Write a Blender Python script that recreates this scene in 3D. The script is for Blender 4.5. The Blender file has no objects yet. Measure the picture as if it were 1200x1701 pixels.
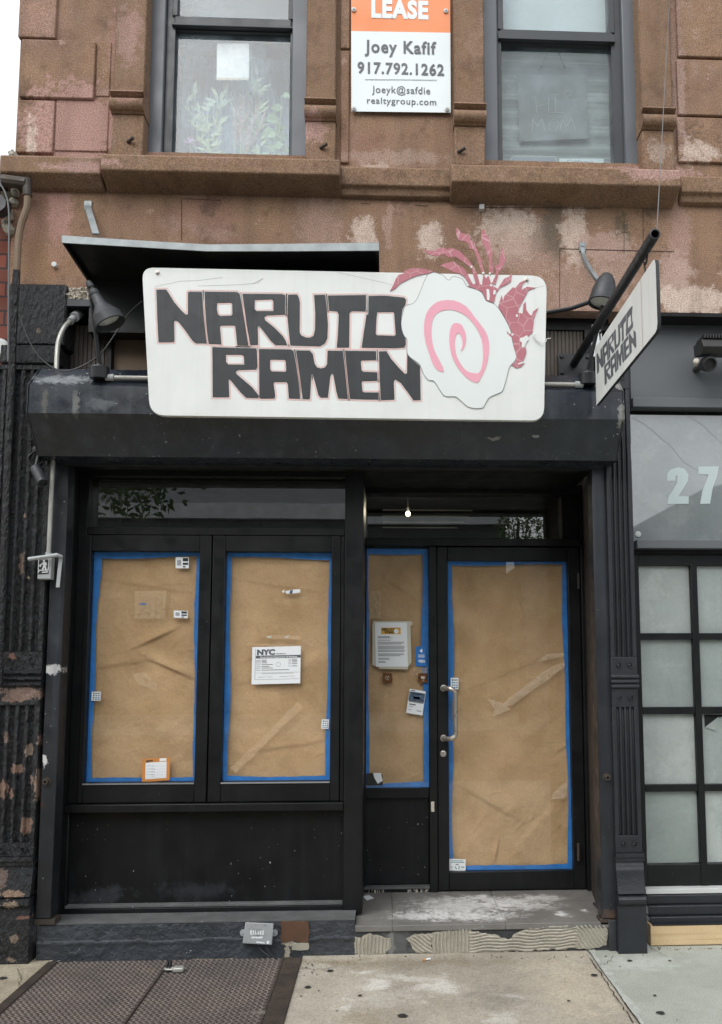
import bpy, bmesh, math, random
from mathutils import Vector, Matrix, noise
from mathutils.geometry import tessellate_polygon
random.seed(4)
sc = bpy.context.scene
col = sc.collection
R = math.radians

# ------------------------------------------------------------------ camera, sky, sun, exposure
F_PX, PPX, PPY = 1350.0, 697.13, 976.06
YAW, PITCH, ROLL = .0434283, .0974363, .0026133
CAM = Vector((0, -4.4, 1.56))
fw = Vector((math.sin(YAW)*math.cos(PITCH), math.cos(YAW)*math.cos(PITCH), math.sin(PITCH)))
rt0 = Vector((math.cos(YAW), -math.sin(YAW), 0))
dn0 = -rt0.cross(fw)
rt = rt0*math.cos(ROLL) + dn0*math.sin(ROLL)
dn = -rt0*math.sin(ROLL) + dn0*math.cos(ROLL)
cd = bpy.data.cameras.new('camera')
cam = bpy.data.objects.new('camera', cd); col.objects.link(cam)
m = Matrix((rt, -dn, -fw)).transposed().to_4x4(); m.translation = CAM
cam.matrix_world = m
cd.sensor_fit = 'AUTO'; cd.sensor_width = 36; cd.lens = F_PX/1701*36
cd.shift_x = -(PPX-600)/1701; cd.shift_y = (PPY-850.5)/1701
cd.clip_start = .05; cd.clip_end = 500
sc.camera = cam

SUN_EL, SUN_ROT = R(48), R(212)
w = bpy.data.worlds.new('World'); sc.world = w; w.use_nodes = True
nt = w.node_tree; nd = nt.nodes; bg = nd['Background']
sky = nd.new('ShaderNodeTexSky'); sky.sky_type = 'NISHITA'; sky.sun_disc = False
sky.sun_elevation = SUN_EL; sky.sun_rotation = SUN_ROT; sky.air_density = 1.3; sky.dust_density = 4
hs = nd.new('ShaderNodeHueSaturation'); hs.inputs['Saturation'].default_value = .16
nt.links.new(sky.outputs[0], hs.inputs['Color'])
tc = nd.new('ShaderNodeTexCoord'); cl = nd.new('ShaderNodeTexNoise'); cl.inputs['Scale'].default_value = 3.2; cl.inputs['Detail'].default_value = 7
mpv = nd.new('ShaderNodeMapping'); mpv.inputs['Scale'].default_value = (1, 1, 2.6)
nt.links.new(tc.outputs['Generated'], mpv.inputs['Vector']); nt.links.new(mpv.outputs[0], cl.inputs['Vector'])
mr = nd.new('ShaderNodeMapRange'); mr.inputs[1].default_value = .3; mr.inputs[2].default_value = .7; mr.inputs[3].default_value = .85; mr.inputs[4].default_value = 1.25
nt.links.new(cl.outputs[0], mr.inputs[0])
mul = nd.new('ShaderNodeVectorMath'); mul.operation = 'SCALE'
oc = nd.new('ShaderNodeMixRGB'); oc.inputs[0].default_value = .5; oc.inputs[2].default_value = (6.2, 6.5, 6.8, 1)     # high thin overcast
nt.links.new(hs.outputs[0], oc.inputs[1]); nt.links.new(oc.outputs[0], mul.inputs[0]); nt.links.new(mr.outputs[0], mul.inputs['Scale'])
nt.links.new(mul.outputs[0], bg.inputs['Color']); bg.inputs['Strength'].default_value = .15
sl = bpy.data.lights.new('sun', 'SUN'); sl.energy = .7; sl.angle = R(50); sl.color = (1, .98, .95)
so = bpy.data.objects.new('sun', sl); col.objects.link(so)
sd = Vector((math.sin(SUN_ROT)*math.cos(SUN_EL), math.cos(SUN_ROT)*math.cos(SUN_EL), math.sin(SUN_EL)))
so.rotation_euler = sd.to_track_quat('Z', 'Y').to_euler()
sc.view_settings.view_transform = 'Standard'; sc.view_settings.look = 'None'
sc.view_settings.gamma = 1; sc.view_settings.exposure = 0.74
sc.render.film_transparent = False

# ------------------------------------------------------------------ measuring: a pixel of the photograph onto a real plane
def ray(px, py): return rt*((px-PPX)/F_PX) + dn*((py-PPY)/F_PX) + fw
def U(px, py, y): v = ray(px, py); return CAM + v*((y-CAM.y)/v.y)
def G(px, py, z=.08): v = ray(px, py); return CAM + v*((z-CAM.z)/v.z)
def SX(px, py, x): v = ray(px, py); return CAM + v*((x-CAM.x)/v.x)
def X(px, py, y): return U(px, py, y).x
def Z(px, py, y): return U(px, py, y).z

# ------------------------------------------------------------------ mesh builder
_txt = {}
def text_geo(s, bold, track=1):
    k = (s, bold, track)
    if k not in _txt:
        c = bpy.data.curves.new('t', 'FONT'); c.body = s; c.offset = bold; c.resolution_u = 3; c.space_character = track
        o = bpy.data.objects.new('t', c); col.objects.link(o)
        dg = bpy.context.evaluated_depsgraph_get(); dg.update()
        me = bpy.data.meshes.new_from_object(o.evaluated_get(dg))
        _txt[k] = ([v.co.copy() for v in me.vertices], [list(p.vertices) for p in me.polygons])
        bpy.data.objects.remove(o); bpy.data.meshes.remove(me); bpy.data.curves.remove(c)
    return _txt[k]

class MB:
    def __init__(s, M=None): s.bm = bmesh.new(); s.mi = 0; s.M = M; s.sm = False
    def v(s, p):
        p = Vector(p)
        return s.bm.verts.new(s.M @ p if s.M else p)
    def f(s, vs):
        try:
            q = s.bm.faces.new(vs); q.material_index = s.mi; q.smooth = s.sm; return q
        except ValueError: return None
    def face(s, pts): return s.f([s.v(p) for p in pts])
    def hexa(s, a, b):      # two quads joined
        A = [s.v(p) for p in a]; B = [s.v(p) for p in b]
        s.f(A); s.f(B[::-1])
        for i in range(4): s.f([A[i], A[(i+1) % 4], B[(i+1) % 4], B[i]])
    def box(s, x0, x1, y0, y1, z0, z1):
        x0, x1 = sorted((x0, x1)); y0, y1 = sorted((y0, y1)); z0, z1 = sorted((z0, z1))
        s.hexa([(x0, y0, z0), (x1, y0, z0), (x1, y0, z1), (x0, y0, z1)], [(x0, y1, z0), (x1, y1, z0), (x1, y1, z1), (x0, y1, z1)])
        return s
    def frame(s, x0, x1, z0, z1, wl, wr, wb, wt, y0, y1):
        s.box(x0, x0+wl, y0, y1, z0, z1); s.box(x1-wr, x1, y0, y1, z0, z1)
        s.box(x0+wl, x1-wr, y0+.0015, y1, z0, z0+wb); s.box(x0+wl, x1-wr, y0+.0015, y1, z1-wt, z1)
        return s
    def prism3(s, loops, d):    # loops of 3-D points (first outer, others holes), d = thickness vector
        d = Vector(d); loops = [[Vector(p) for p in l] for l in loops]
        tris = tessellate_polygon(loops); flat = [p for l in loops for p in l]
        A = [s.v(p) for p in flat]; B = [s.v(p+d) for p in flat]
        for t in tris: s.f([A[i] for i in t]); s.f([B[i] for i in reversed(t)])
        o = 0
        for l in loops:
            n = len(l)
            for i in range(n): s.f([A[o+i], A[o+(i+1) % n], B[o+(i+1) % n], B[o+i]])
            o += n
        return s
    def poly(s, loops, y0, y1):     # loops of (x, z)
        if not isinstance(loops[0][0], (list, tuple)) : loops = [loops]
        return s.prism3([[(p[0], y0, p[1]) for p in l] for l in loops], (0, y1-y0, 0))
    def px(s, loops, y0, th, off=0):       # loops of photo pixels on plane y0
        if not isinstance(loops[0][0], (list, tuple)): loops = [loops]
        return s.prism3([[tuple(U(p[0], p[1], y0)) for p in l] for l in loops], (0, th, 0))
    def sheet(s, loops3):
        loops = [[Vector(p) for p in l] for l in loops3]; flat = [p for l in loops for p in l]
        A = [s.v(p) for p in flat]
        for t in tessellate_polygon(loops): s.f([A[i] for i in t])
        return s
    def prismx(s, x0, x1, prof):    # profile of (y, z) run along x
        return s.prism3([[(x0, p[0], p[1]) for p in prof]], (x1-x0, 0, 0))
    def prismz(s, z0, z1, prof):
        return s.prism3([[(p[0], p[1], z0) for p in prof]], (0, 0, z1-z0))
    def lathe(s, p0, d, prof, n=20, cap=True):
        p0 = Vector(p0); d = Vector(d).normalized(); a = d.orthogonal().normalized(); b = d.cross(a)
        rings = []
        for t, r in prof:
            c = p0+d*t
            rings.append([s.v(c+(a*math.cos(2*math.pi*i/n)+b*math.sin(2*math.pi*i/n))*max(r, 1e-4)) for i in range(n)])
        old = s.sm; s.sm = True
        for q in range(len(rings)-1):
            for i in range(n): s.f([rings[q][i], rings[q][(i+1) % n], rings[q+1][(i+1) % n], rings[q+1][i]])
        s.sm = old
        if cap: s.f(rings[0][::-1]); s.f(rings[-1])
        return s
    def cyl(s, p0, p1, r, r1=None, n=14):
        p0 = Vector(p0); p1 = Vector(p1); L = (p1-p0).length
        return s.lathe(p0, p1-p0, [(0, r), (L, r if r1 is None else r1)], n)
    def tube(s, pts, r, n=8):
        pts = [Vector(p) for p in pts]; a = None; prev = None
        old = s.sm; s.sm = True
        for i, p in enumerate(pts):
            t = ((pts[min(i+1, len(pts)-1)]-pts[max(i-1, 0)])).normalized()
            a = t.orthogonal().normalized() if a is None else (a-t*a.dot(t)).normalized()
            b = t.cross(a)
            rr = r[i] if isinstance(r, (list, tuple)) else r
            ring = [s.v(p+(a*math.cos(2*math.pi*k/n)+b*math.sin(2*math.pi*k/n))*rr) for k in range(n)]
            if prev:
                for k in range(n): s.f([prev[k], prev[(k+1) % n], ring[(k+1) % n], ring[k]])
            else: s.f(ring[::-1])
            prev = ring
        s.f(prev); s.sm = old
        return s
    def text(s, t, x0, x1, z0, z1, y, bold=0, mirror=False, track=1):   # cap height from z0 to z1, width fitted to x0..x1
        vs, fs = text_geo(t, bold, track)
        mn = min(v.x for v in vs); mx = max(v.x for v in vs); H = .729
        V = []
        for v in vs:
            u = (v.x-mn)/(mx-mn)
            if mirror: u = 1-u
            V.append(s.v((x0+(x1-x0)*u, y, z0+(z1-z0)*v.y/H)))
        for f in fs: s.f([V[i] for i in f])
        return s
    def islands(s, mats, name, parent, **kw):      # every loose piece becomes an object of its own
        s.bm.verts.ensure_lookup_table(); seen = set(); out = []
        for v0 in s.bm.verts:
            if v0 in seen: continue
            st = [v0]; comp = []; seen.add(v0)
            while st:
                v = st.pop(); comp.append(v)
                for e in v.link_edges:
                    o = e.other_vert(v)
                    if o not in seen: seen.add(o); st.append(o)
            cs = set(comp); q = MB(); mp_ = {v: q.bm.verts.new(v.co) for v in comp}
            for f in {f for v in comp for f in v.link_faces}:
                g = q.bm.faces.new([mp_[v] for v in f.verts]); g.material_index = f.material_index; g.smooth = f.smooth
            out.append(q.build(name, mats, parent, **kw))
        s.bm.free(); return out
    def build(s, name, mats, parent=None, bevel=0, seg=2, smooth=False):
        bmesh.ops.recalc_face_normals(s.bm, faces=s.bm.faces)
        me = bpy.data.meshes.new(name); s.bm.to_mesh(me); s.bm.free()
        me.set_sharp_from_angle(angle=R(24))
        if not isinstance(mats, (list, tuple)): mats = [mats]
        for q in mats: me.materials.append(q)
        if smooth:
            for p in me.polygons: p.use_smooth = True
        o = bpy.data.objects.new(name, me); col.objects.link(o)
        if parent:
            o.parent = parent
            if parent.type == 'EMPTY': o.matrix_parent_inverse = Matrix.Translation(parent.location).inverted()
        if bevel:
            b = o.modifiers.new('bevel', 'BEVEL'); b.width = bevel; b.segments = seg; b.limit_method = 'ANGLE'; b.angle_limit = R(40)
        return o
def tag(o, label, cat=None, group=None, kind=None):
    if label: o['label'] = label
    if cat: o['category'] = cat
    if group: o['group'] = group
    if kind: o['kind'] = kind
    return o
def thing(name, loc, label, cat, group=None):
    o = bpy.data.objects.new(name, None); col.objects.link(o); o.location = loc; o.empty_display_size = .1
    return tag(o, label, cat, group)
def struct(o): o['kind'] = 'structure'; return o
def bez(pts, n=8):      # Catmull-Rom through points
    P = [Vector(p) for p in pts]; out = []
    for i in range(len(P)-1):
        a, b, c, d = P[max(i-1, 0)], P[i], P[i+1], P[min(i+2, len(P)-1)]
        for k in range(n):
            t = k/n
            out.append(.5*((2*b)+(c-a)*t+(2*a-5*b+4*c-d)*t*t+(3*b-a-3*c+d)*t**3))
    out.append(P[-1]); return out

# ------------------------------------------------------------------ materials
def lin(c):
    if isinstance(c, str): c = [int(c[i:i+2], 16)/255 for i in (1, 3, 5)]; return tuple(x/12.92 if x < .04045 else ((x+.055)/1.055)**2.4 for x in c)
    return tuple(c)
def mat(name, c, rough=.6, metal=0, var=.2, vs=3, c2=None, grain=0, gs=220, gd=2, bump=0, bs=60, bd=.004, patches=(), axes='xz',
        speck=0, ss=90, sc_=(.6, .6, .6), streak=0, stc=(.3, .3, .3), stscale=(14, 14, .7), spec=.5, coat=0, warp=.12, ws=7, blotch=(), bst=None):
    m = bpy.data.materials.new(name); m.use_nodes = True; n = m.node_tree.nodes; L = m.node_tree.links.new
    p = n['Principled BSDF']; c = lin(c)
    p.inputs['Roughness'].default_value = rough; p.inputs['Metallic'].default_value = metal
    p.inputs['Specular IOR Level'].default_value = spec; p.inputs['Coat Weight'].default_value = coat; p.inputs['Coat Roughness'].default_value = .02
    g = n.new('ShaderNodeNewGeometry'); P = g.outputs['Position']
    def nz(scale, det=5, vec=P, ro=.55):
        t = n.new('ShaderNodeTexNoise'); t.inputs['Scale'].default_value = scale; t.inputs['Detail'].default_value = det; t.inputs['Roughness'].default_value = ro
        L(vec, t.inputs['Vector']); return t
    def mapr(o, a, b, c0, c1, smooth=False):
        q = n.new('ShaderNodeMapRange'); q.inputs[1].default_value = a; q.inputs[2].default_value = b; q.inputs[3].default_value = c0; q.inputs[4].default_value = c1
        if smooth: q.interpolation_type = 'SMOOTHSTEP'
        L(o, q.inputs[0]); return q.outputs[0]
    def mix(f, a, b, typ='MIX'):
        q = n.new('ShaderNodeMixRGB'); q.blend_type = typ
        for i, x in enumerate((f, a, b)):
            if hasattr(x, 'links'): L(x, q.inputs[i])
            elif i == 0: q.inputs[0].default_value = x
            else: q.inputs[i].default_value = (*x, 1)
        return q.outputs[0]
    c2 = lin(c2) if c2 else tuple(x*(1-var) for x in c)
    cur = mix(mapr(nz(vs, 6).outputs[0], .32, .68, 0, 1), c, c2)
    for (bsc, lo, hi, bc, bstr) in blotch:
        cur = mix(mapr(nz(bsc, 9, ro=.68).outputs[0], lo, hi, 0, bstr), cur, lin(bc))
    if patches:
        wn = nz(ws, 6, ro=.65)
        sb = n.new('ShaderNodeVectorMath'); sb.operation = 'SUBTRACT'; L(wn.outputs['Color'], sb.inputs[0]); sb.inputs[1].default_value = (.5, .5, .5)
        sv = n.new('ShaderNodeVectorMath'); sv.operation = 'SCALE'; L(sb.outputs[0], sv.inputs[0]); sv.inputs['Scale'].default_value = warp
        ad = n.new('ShaderNodeVectorMath'); L(P, ad.inputs[0]); L(sv.outputs[0], ad.inputs[1])
        rg = mapr(nz(ws*2.2, 6, ro=.75).outputs[0], .3, .7, -.72, .42)
        brk = mapr(nz(26, 4, ro=.7).outputs[0], .3, .56, .6, 1)
        for (cx, cz, rx, rz, pc, st, soft) in patches:
            s1 = n.new('ShaderNodeVectorMath'); s1.operation = 'SUBTRACT'; L(ad.outputs[0], s1.inputs[0])
            s2 = n.new('ShaderNodeVectorMath'); s2.operation = 'MULTIPLY'; L(s1.outputs[0], s2.inputs[0])
            if axes == 'xz': s1.inputs[1].default_value = (cx, 0, cz); s2.inputs[1].default_value = (1/rx, 0, 1/rz)
            else: s1.inputs[1].default_value = (cx, cz, 0); s2.inputs[1].default_value = (1/rx, 1/rz, 0)
            ln = n.new('ShaderNodeVectorMath'); ln.operation = 'LENGTH'; L(s2.outputs[0], ln.inputs[0])
            av = n.new('ShaderNodeMath'); L(ln.outputs['Value'], av.inputs[0]); L(rg, av.inputs[1])
            fq = mapr(av.outputs[0], 1-soft, 1, st, 0, True)
            if soft > .25:
                mm = n.new('ShaderNodeMath'); mm.operation = 'MULTIPLY'; L(fq, mm.inputs[0]); L(brk, mm.inputs[1]); fq = mm.outputs[0]
            cur = mix(fq, cur, lin(pc))
    if streak:
        mp = n.new('ShaderNodeMapping'); mp.inputs['Scale'].default_value = stscale; L(P, mp.inputs['Vector'])
        cur = mix(mapr(nz(1, 4, mp.outputs[0]).outputs[0], .5, .75, 0, streak), cur, lin(stc))
    if grain:
        gn = nz(gs, gd, ro=.7).outputs[0]
        cur = mix(1.0, cur, mix(mapr(gn, .3, .7, 0, 1), (1-grain,)*3, (1+grain,)*3), 'MULTIPLY')
    if speck:
        vo = n.new('ShaderNodeTexNoise'); vo.inputs['Scale'].default_value = ss; vo.inputs['Detail'].default_value = 1; L(P, vo.inputs['Vector'])
        th = .82-speck*.16
        cl2 = nz(3, 3).outputs[0]
        mm = n.new('ShaderNodeMath'); mm.operation = 'MULTIPLY'; L(mapr(vo.outputs[0], th, th+.02, 0, 1), mm.inputs[0]); L(mapr(cl2, .4, .55, 0, 1), mm.inputs[1])
        cur = mix(mm.outputs[0], cur, lin(sc_))
    L(cur, p.inputs['Base Color'])
    if bump:
        b = n.new('ShaderNodeBump'); b.inputs['Strength'].default_value = bump; b.inputs['Distance'].default_value = bd
        bv = P
        if bst: bm_ = n.new('ShaderNodeMapping'); bm_.inputs['Scale'].default_value = bst; L(P, bm_.inputs['Vector']); bv = bm_.outputs[0]
        L(nz(bs, 7, bv, ro=.6).outputs[0], b.inputs['Height']); L(b.outputs[0], p.inputs['Normal'])
    rv = mapr(nz(vs*2.3, 4).outputs[0], .3, .7, max(rough-.12, .02), min(rough+.12, 1)); L(rv, p.inputs['Roughness'])
    return m
def glass(name, tint=(.92, .95, .95), ior=1.75, dirt=.03, dirt_hazec=(.5, .52, .52)):  # dirt: surface film, plus sky haze painted on the upper panes
    m = bpy.data.materials.new(name); m.use_nodes = True; n = m.node_tree.nodes; L = m.node_tree.links.new
    n.remove(n['Principled BSDF']); out = n['Material Output']
    t = n.new('ShaderNodeBsdfTransparent'); t.inputs[0].default_value = (*tint, 1)
    g = n.new('ShaderNodeBsdfGlossy'); g.inputs['Roughness'].default_value = .006
    gg = n.new('ShaderNodeNewGeometry'); dt = n.new('ShaderNodeVectorMath'); dt.operation = 'DOT_PRODUCT'; L(gg.outputs['Incoming'], dt.inputs[0]); L(gg.outputs['True Normal'], dt.inputs[1])
    def mt(op, x, y=None):
        q = n.new('ShaderNodeMath'); q.operation = op
        for i, k in enumerate((x, y)):
            if k is None: continue
            if hasattr(k, 'links'): L(k, q.inputs[i])
            else: q.inputs[i].default_value = k
        return q.outputs[0]
    F0 = ((ior-1)/(ior+1))**2          # Schlick's reflectance of a flat pane, the same from both sides
    fr_ = mt('ADD', mt('MULTIPLY', mt('POWER', mt('SUBTRACT', 1.0, mt('ABSOLUTE', dt.outputs['Value'])), 5.0), 1-F0), F0)
    a = n.new('ShaderNodeMixShader'); L(fr_, a.inputs[0]); L(t.outputs[0], a.inputs[1]); L(g.outputs[0], a.inputs[2])
    d = n.new('ShaderNodeBsdfDiffuse'); d.inputs[0].default_value = (*dirt_hazec, 1)
    no = n.new('ShaderNodeTexNoise'); no.inputs['Scale'].default_value = 5; no.inputs['Detail'].default_value = 8; no.inputs['Roughness'].default_value = .7
    ge = n.new('ShaderNodeNewGeometry'); L(ge.outputs['Position'], no.inputs['Vector'])
    mr = n.new('ShaderNodeMapRange'); mr.inputs[1].default_value = .45; mr.inputs[2].default_value = .8; mr.inputs[3].default_value = dirt*.3; mr.inputs[4].default_value = dirt*2
    L(no.outputs[0], mr.inputs[0])
    b = n.new('ShaderNodeMixShader'); L(mr.outputs[0], b.inputs[0]); L(a.outputs[0], b.inputs[1]); L(d.outputs[0], b.inputs[2])
    bu = n.new('ShaderNodeBump'); bu.inputs['Strength'].default_value = .02; bu.inputs['Distance'].default_value = .01
    n2 = n.new('ShaderNodeTexNoise'); n2.inputs['Scale'].default_value = 2.2; L(ge.outputs['Position'], n2.inputs['Vector'])
    L(n2.outputs[0], bu.inputs['Height']); L(bu.outputs[0], g.inputs['Normal'])
    L(b.outputs[0], out.inputs['Surface']); return m
def film(name, c, a):       # thin clear film, partly see-through
    m = bpy.data.materials.new(name); m.use_nodes = True; n = m.node_tree.nodes; L = m.node_tree.links.new
    p = n['Principled BSDF']; p.inputs['Base Color'].default_value = (*lin(c), 1); p.inputs['Roughness'].default_value = .3
    ge = n.new('ShaderNodeNewGeometry'); no = n.new('ShaderNodeTexNoise'); no.inputs['Scale'].default_value = 45; no.inputs['Detail'].default_value = 5
    L(ge.outputs['Position'], no.inputs['Vector'])
    mr = n.new('ShaderNodeMapRange'); mr.inputs[1].default_value = .35; mr.inputs[2].default_value = .65; mr.inputs[3].default_value = a*.6; mr.inputs[4].default_value = min(a*1.4, 1)
    L(no.outputs[0], mr.inputs[0]); L(mr.outputs[0], p.inputs['Alpha']); return m
def emis(name, c, s):
    m = bpy.data.materials.new(name); m.use_nodes = True; p = m.node_tree.nodes['Principled BSDF']
    p.inputs['Emission Color'].default_value = (*c, 1); p.inputs['Emission Strength'].default_value = s; return m
def wp(px, py, rx, ry, c, st, soft, y=0):      # wear patch measured on the photograph
    u = U(px, py, y); k = (y-CAM.y)/F_PX
    return (u.x, u.z, rx*k, ry*k, c, st, soft)
def gp(px, py, rx, ry, c, st, soft, z=.08):
    g = G(px, py, z); a = G(px, py-ry, z); b = G(px, py+ry, z); k = (g.y-CAM.y)/F_PX
    return (g.x, g.y, rx*k, abs(a.y-b.y)/2, c, st, soft)

PINK, PALE, GREYS = '#ac8a80', '#c2afa2', '#655a4d'
stone_p = [wp(a[0], a[1], a[2]*1.22, a[3]*1.15, a[4], min(1, a[5]*1.15), a[6]) for a in [
    (215, 70, 30, 70, '#9d7a70', .8, .5), (55, 30, 60, 40, PINK, .35, .6), (120, 210, 70, 60, '#a58278', .85, .25), (55, 230, 9, 35, PALE, .8, .5), (130, 275, 70, 10, '#b08d86', .9, .5),
    (515, 220, 30, 30, '#a58278', .8, .4), (235, 240, 30, 25, PINK, .3, .5), (60, 350, 40, 70, '#9a7468', .45, .6), (100, 360, 18, 100, '#a98378', .85, .55), (75, 430, 50, 40, '#8a6b50', .6, .6),
    (345, 350, 45, 25, '#947060', .6, .5), (350, 345, 15, 20, '#4a3a32', .5, .7), (530, 380, 40, 60, '#a58a7c', .6, .6), (605, 390, 20, 28, PALE, .85, .5), (645, 370, 6, 40, '#a88c80', .6, .5), (715, 398, 20, 28, PALE, .9, .45),
    (650, 290, 90, 20, '#9a8274', .6, .7), (625, 290, 22, 20, PALE, .9, .4), (600, 250, 50, 40, '#8c6a5a', .5, .7), (660, 262, 90, 14, '#a58f82', .6, .6),
    (850, 385, 55, 45, PALE, .85, .55), (870, 420, 70, 40, '#a98d80', .6, .6), (920, 370, 18, 70, GREYS, .75, .6), (905, 395, 26, 30, GREYS, .5, .6), (955, 390, 22, 55, PALE, .8, .5), (1035, 390, 14, 40, '#57503f', .8, .5), (1005, 410, 45, 25, '#a88c80', .7, .5),
    (1085, 345, 20, 20, '#4f4438', .6, .6), (1130, 390, 18, 80, '#a98a80', .7, .6), (1120, 465, 30, 50, '#b49c92', .6, .5), (1150, 500, 60, 24, PALE, .9, .4), (960, 480, 60, 50, '#a98d80', .55, .6), (1020, 440, 40, 60, '#aa9084', .5, .6),
    (1080, 285, 65, 14, '#a98880', .85, .3), (1120, 350, 30, 80, '#a0806e', .4, .6), (1160, 255, 36, 20, PALE, .8, .5), (1125, 130, 12, 160, '#a58a80', .7, .6), (1095, 250, 22, 25, '#ab988a', .7, .5), (1165, 60, 60, 60, '#8c7058', .5, .7),
    (780, 480, 50, 40, '#8a6f58', .4, .7), (330, 300, 200, 14, '#6e5242', .5, .7), (540, 70, 30, 70, '#7c6552', .5, .6), (700, 330, 50, 8, '#5a473a', .5, .6), (470, 420, 60, 20, '#8c6a52', .5, .7), (1000, 330, 200, 10, '#5c4a3c', .35, .7)]]
M = {}
M['stone'] = mat('brownstone', '#91745c', .92, vs=4, c2='#826655', grain=.6, gs=140, gd=4, bump=.55, bs=110, bd=.006, blotch=[(2.4, .57, .63, '#a08478', .55), (3.7, .55, .66, '#5e4736', .65), (11, .54, .66, '#59432f', .4), (6, .62, .65, '#ad9486', .6)], streak=.4, stc='#5a4639', stscale=(7, 7, .6), patches=stone_p, warp=.1, ws=9)
M['stone_plain'] = mat('brownstone_trim', '#81674f', .92, var=.25, vs=6, c2='#836957', grain=.62, gs=140, gd=4, bump=.6, bs=110, bd=.006, blotch=[(2.4, .6, .65, '#a08478', .4), (3.7, .55, .66, '#5e4736', .6), (11, .54, .66, '#59432f', .4)], streak=.4, stc='#5a4639', stscale=(7, 7, .6), patches=[wp(130, 272, 80, 9, '#b08d86', .8, .6, -.12), wp(1085, 290, 55, 14, '#ab8a82', .9, .35, -.12), wp(350, 262, 60, 10, '#a98880', .3, .7, -.12), wp(515, 215, 30, 25, '#a98880', .8, .4, -.05), wp(215, 60, 22, 60, '#a3837a', .85, .5, -.05), wp(1095, 250, 20, 22, '#ab988a', .8, .5, -.05), wp(215, 165, 25, 22, '#9a786c', .6, .5, -.05)], warp=.08)
M['joint'] = mat('stone_joint', '#3c2e27', .95)
pier_p = [wp(*a, -.05) for a in [(38, 1152, 30, 9, '#866f63', 1, .06), (20, 1160, 14, 7, '#866f63', 1, .06), (47, 1246, 6, 10, '#857466', 1, .08), (28, 1277, 10, 6, '#876d5e', 1, .08), (44, 1372, 8, 11, '#876d5e', 1, .08), (4, 1310, 5, 14, '#876d5e', 1, .08), (62, 1305, 4, 22, '#8c7768', 1, .08), (18, 1318, 4, 8, '#876d5e', 1, .08), (35, 935, 5, 15, '#79665a', 1, .08), (20, 1090, 5, 5, '#855f51', 1, .08), (25, 1483, 15, 6, '#907663', 1, .08), (4, 1460, 9, 14, '#685750', 1, .1), (22, 1500, 10, 5, '#8c7b6a', 1, .08), (27, 1556, 6, 5, '#7a6b5c', 1, .08), (23, 1592, 6, 4, '#7a6b5c', 1, .08), (42, 1521, 8, 3, '#79564c', 1, .08), (66, 1230, 3, 8, '#866f63', 1, .08), (10, 1225, 4, 8, '#736157', 1, .08), (52, 1298, 3, 8, '#866f63', 1, .08), (40, 858, 3, 5, '#866f63', 1, .1), (46, 959, 3, 3, '#978871', 1, .1), (62, 545, 5, 4, '#6a5f55', .9, .2)]]
M['pier'] = mat('black_peeling_paint', '#1c1e22', .36, var=.4, vs=9, bump=1, bs=55, bd=.035, bst=(1, 1, .4), patches=pier_p, warp=.05, ws=24, speck=.35, ss=120, sc_=(.25, .25, .25))
M['pilaster'] = mat('black_gloss_paint', '#25282d', .45, var=.25, vs=7, bump=.3, bs=60, bd=.006, speck=.25, ss=130, sc_=(.3, .3, .3))
M['black'] = mat('black_joinery', '#111214', .42, spec=.3, var=.25, vs=4, c2='#161718', blotch=[(3, .55, .7, '#202123', .5)], streak=.3, stc='#242527', stscale=(25, 25, 1), bump=.1, bs=40, speck=.14, ss=150, sc_=(.3, .3, .3))
M['panelblack'] = mat('black_panel', '#0f1012', .5, spec=.3, var=.3, vs=3, bump=.12, bs=30, blotch=[(2.2, .55, .7, '#1f2124', .6)], streak=.3, stc='#25272a', stscale=(20, 20, 1), speck=.3, ss=75, sc_=(.5, .5, .5), patches=[wp(160, 1490, 60, 14, '#44484e', .5, .8, .19), wp(330, 1480, 60, 16, '#33373c', .5, .8, .19)])
M['rail'] = mat('steel_rail', '#2b2e33', .42, metal=.2, var=.35, vs=5, streak=.5, stc='#454b54', bump=.1, bs=30, speck=.2, ss=100, patches=[wp(66, 1338, 10, 5, '#4a3026', .8, .6, -.03), wp(87, 1112, 13, 7, '#c8c8c8', 1, .1, -.03), (-1.76, 1.085, .012, .03, '#d0d0d0', 1, .1), wp(1012, 1520, 14, 12, '#5a4638', .8, .7, -.03)], warp=.03, ws=30)
M['rust_side'] = mat('worn_side_wall', '#2c2724', .6, var=.4, vs=6, c2='#3d352f', streak=.6, stc='#4a3e35', bump=.15, bs=30)
M['shutter'] = mat('shutter_box_paint', '#1e232a', .3, var=.35, vs=4, c2='#29303a', streak=.25, stc='#5a5f66', bump=.12, bs=14, bd=.01, speck=.45, ss=70, sc_=(.5, .5, .48), patches=[wp(110, 632, 60, 12, '#8a8f92', .85, .7, -.26), wp(75, 668, 5, 26, '#6b675c', .5, .6, -.32), wp(125, 670, 6, 24, '#7c7c78', .6, .6, -.32), wp(170, 672, 26, 12, '#6d7276', .5, .7, -.32), wp(1030, 640, 8, 10, '#a8a8a4', .9, .4, -.3), wp(1032, 690, 5, 22, '#a5a5a0', .8, .4, -.31), wp(820, 726, 14, 2, '#8c8c8a', .8, .4, -.27), wp(890, 723, 8, 2, '#9a9a98', .8, .4, -.27)], warp=.05, ws=20)
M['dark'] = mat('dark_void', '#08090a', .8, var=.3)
M['hood'] = mat('hood_black', '#0e0f11', .55, var=.3, vs=3)
M['galv'] = mat('galvanised_steel', '#8e9496', .42, metal=.45, var=.3, vs=14, bump=.1, bs=30, speck=.3, ss=60, sc_=(.12, .11, .1))
M['galvedge'] = mat('galvanised_edge', '#a4abad', .5, metal=.1, var=.25, vs=14, speck=.4, ss=60, sc_=(.15, .14, .13))
M['conduit'] = mat('grey_conduit', '#b3b2ac', .4, metal=.3, var=.25, vs=12)
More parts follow.
